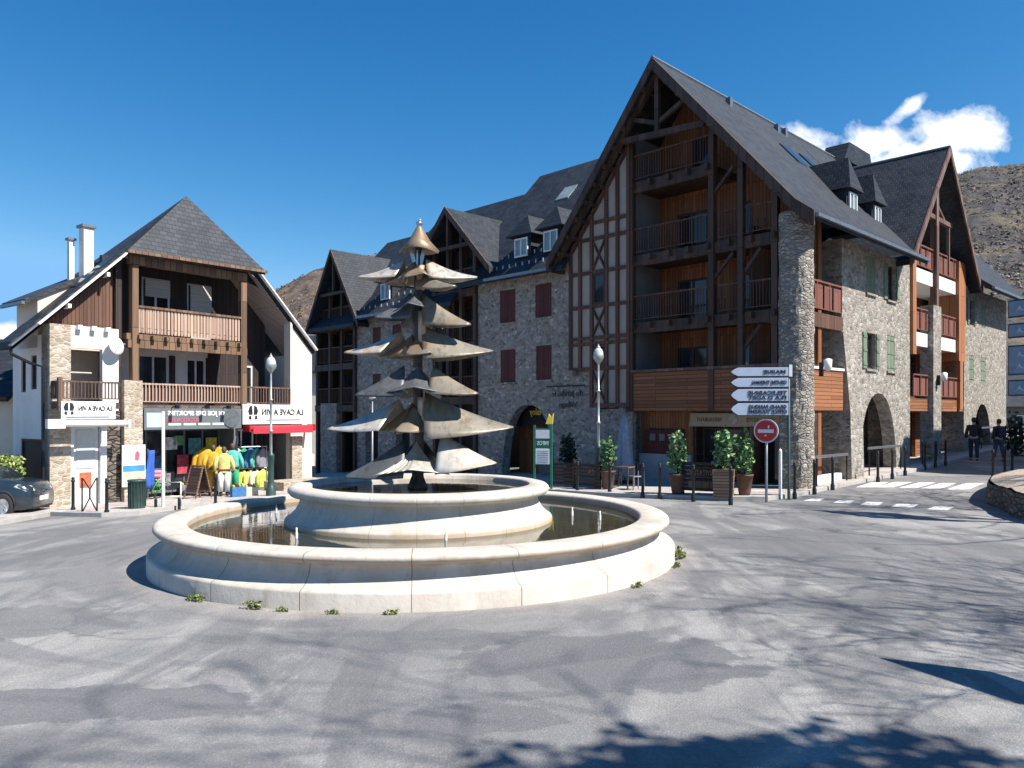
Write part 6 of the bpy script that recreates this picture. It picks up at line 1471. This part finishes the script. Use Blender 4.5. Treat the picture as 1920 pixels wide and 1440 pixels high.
# ------------------------------------------------------------------ hills, far houses
def hill(name, pts, D, m, seed, amp=.02, depth=.55):
    P = [((px-CX)/F*D, H-(py-HY)/F*D) for px, py in pts]; nx_, ny_ = 150, 26; mb = MB()
    for j in range(ny_+1):
        t = j/ny_
        for i in range(nx_+1):
            f = i/nx_*(len(P)-1); a = min(int(f), len(P)-2); x = lerp(P[a][0], P[a+1][0], f-a); zc = lerp(P[a][1], P[a+1][1], f-a)
            if t <= .75: u = t/.75; y = D*(1-depth*(1-u)); z = -3+(zc+3)*(u**1.15); xx = x*(y/D)
            else: u = (t-.75)/.25; y = D*(1+.3*u); z = zc*(1-u*u)-3*u; xx = x
            nz = noise.fractal(Vector((xx*6/D+seed, y*6/D, 0)), 1.0, 2.0, 6)+.35*noise.fractal(Vector((xx*40/D, y*40/D, seed)), .9, 2, 3)
            mb.v.append((xx, y, z+nz*amp*D*(.25+.75*min(1, t*1.3))))
    for j in range(ny_):
        for i in range(nx_): k = j*(nx_+1)+i; mb.f.append((k, k+1, k+nx_+2, k+nx_+1))
    return tag(mb.build(name, m, None, True), None, None, None, 'structure')
hill('hill_left', [(-400, 760), (-100, 745), (200, 700), (420, 610), (515, 541), (560, 517), (605, 499), (650, 486), (700, 470), (745, 468), (800, 488), (900, 540), (1000, 600), (1150, 690)], 620, M['hill_far'], 3.1, .008)
hill('hill_right', [(1350, 640), (1500, 520), (1650, 400), (1760, 345), (1800, 324), (1860, 308), (1920, 296), (2020, 276), (2150, 250), (2400, 260), (2700, 300)], 420, M['hill_near'], 7.7, .012)
hr = bpy.data.objects['hill_right'].data; hl_ = bpy.data.objects['hill_left'].data
M['scrub'] = leafy('scrub', (.060, .055, .050), (.13, .112, .080))
rn = random.Random(12); mb = MB()
for me_, n_, s0, xr in ((hr, 9000, .75, (150, 420)), (hl_, 5000, .9, (-330, 60))):
    pool = [p for p in me_.polygons if xr[0] < p.center.x < xr[1] and p.center.z > 8]
    for i in range(n_):
        p = rn.choice(pool); vs = [me_.vertices[k].co for k in p.vertices]; a, b = rn.random(), rn.random()
        c = vs[0].lerp(vs[1], a).lerp(vs[3].lerp(vs[2], a), b)
        if noise.noise(c*.022)+.5*noise.noise(c*.07) < rn.uniform(-.25, .35): continue
        s = s0*rn.uniform(.6, 1.8)
        for k in range(5):
            u = Vector((rn.gauss(0, 1), rn.gauss(0, 1), rn.gauss(0, .6)+.5)).normalized()*s*.6; v = u.orthogonal().normalized()*s*.35; q = c+Vector((rn.gauss(0, s*.3), rn.gauss(0, s*.3), s*.5+rn.gauss(0, s*.2)))
            mb.quad(q-u, q+v, q+u, q-v)
tag(mb.build('hillside_scrub', M['scrub'], recalc=False), 'grey brown scrub and bare trees scattered over the far hillsides', 'scrub', None, 'stuff')
def far_house(x, y, w_, d_, h, rz, wallm, label, z0=-.6):
    r = empty('far_house', (x, y, z0), R(rz), label, 'building')
    MB().box(-w_/2, w_/2, 0, d_, -2, h).build('wall', wallm, r); MB().prism([(-.5, h-.1), (d_/2, h+d_*.36), (d_+.5, h-.1), (d_+.5, h-.3), (d_/2, h+d_*.36-.2), (-.5, h-.3)], 'x', -w_/2-.4, w_/2+.4).build('roof', M['slate_x'], r)
    for k in (-1, 1): window(r, 'y', k*w_*.25-.5, k*w_*.25+.5, h-2.2, h-.8, 0, -1, 'window_white', -.02, 1)
far_house(-17.6, 62, 12, 9, 6.6, -6, M['pale_wall'], 'distant house with a slate roof in the gap beside the timber house')
far_house(43.5, 62, 9, 8, 2.6, -14, M['grey_wall'], 'low grey house closing the far end of the side street', .6)
rn = random.Random(3); t_ = empty('evergreen_bush', (23.2, 35.6, zg(23.2, 35.6)), 0, 'dark evergreen bush at the far right end of the street', 'bush')
leaves(500, (0, 0, .9), (.45, .45, .9), .22, M['leaf_dark'], t_, 'foliage', rn, shell=.3); MB().tube([(0, 0, -.1), (0, 0, 1.4)], [.07, .04], 6).build('stem', M['bark'], t_)
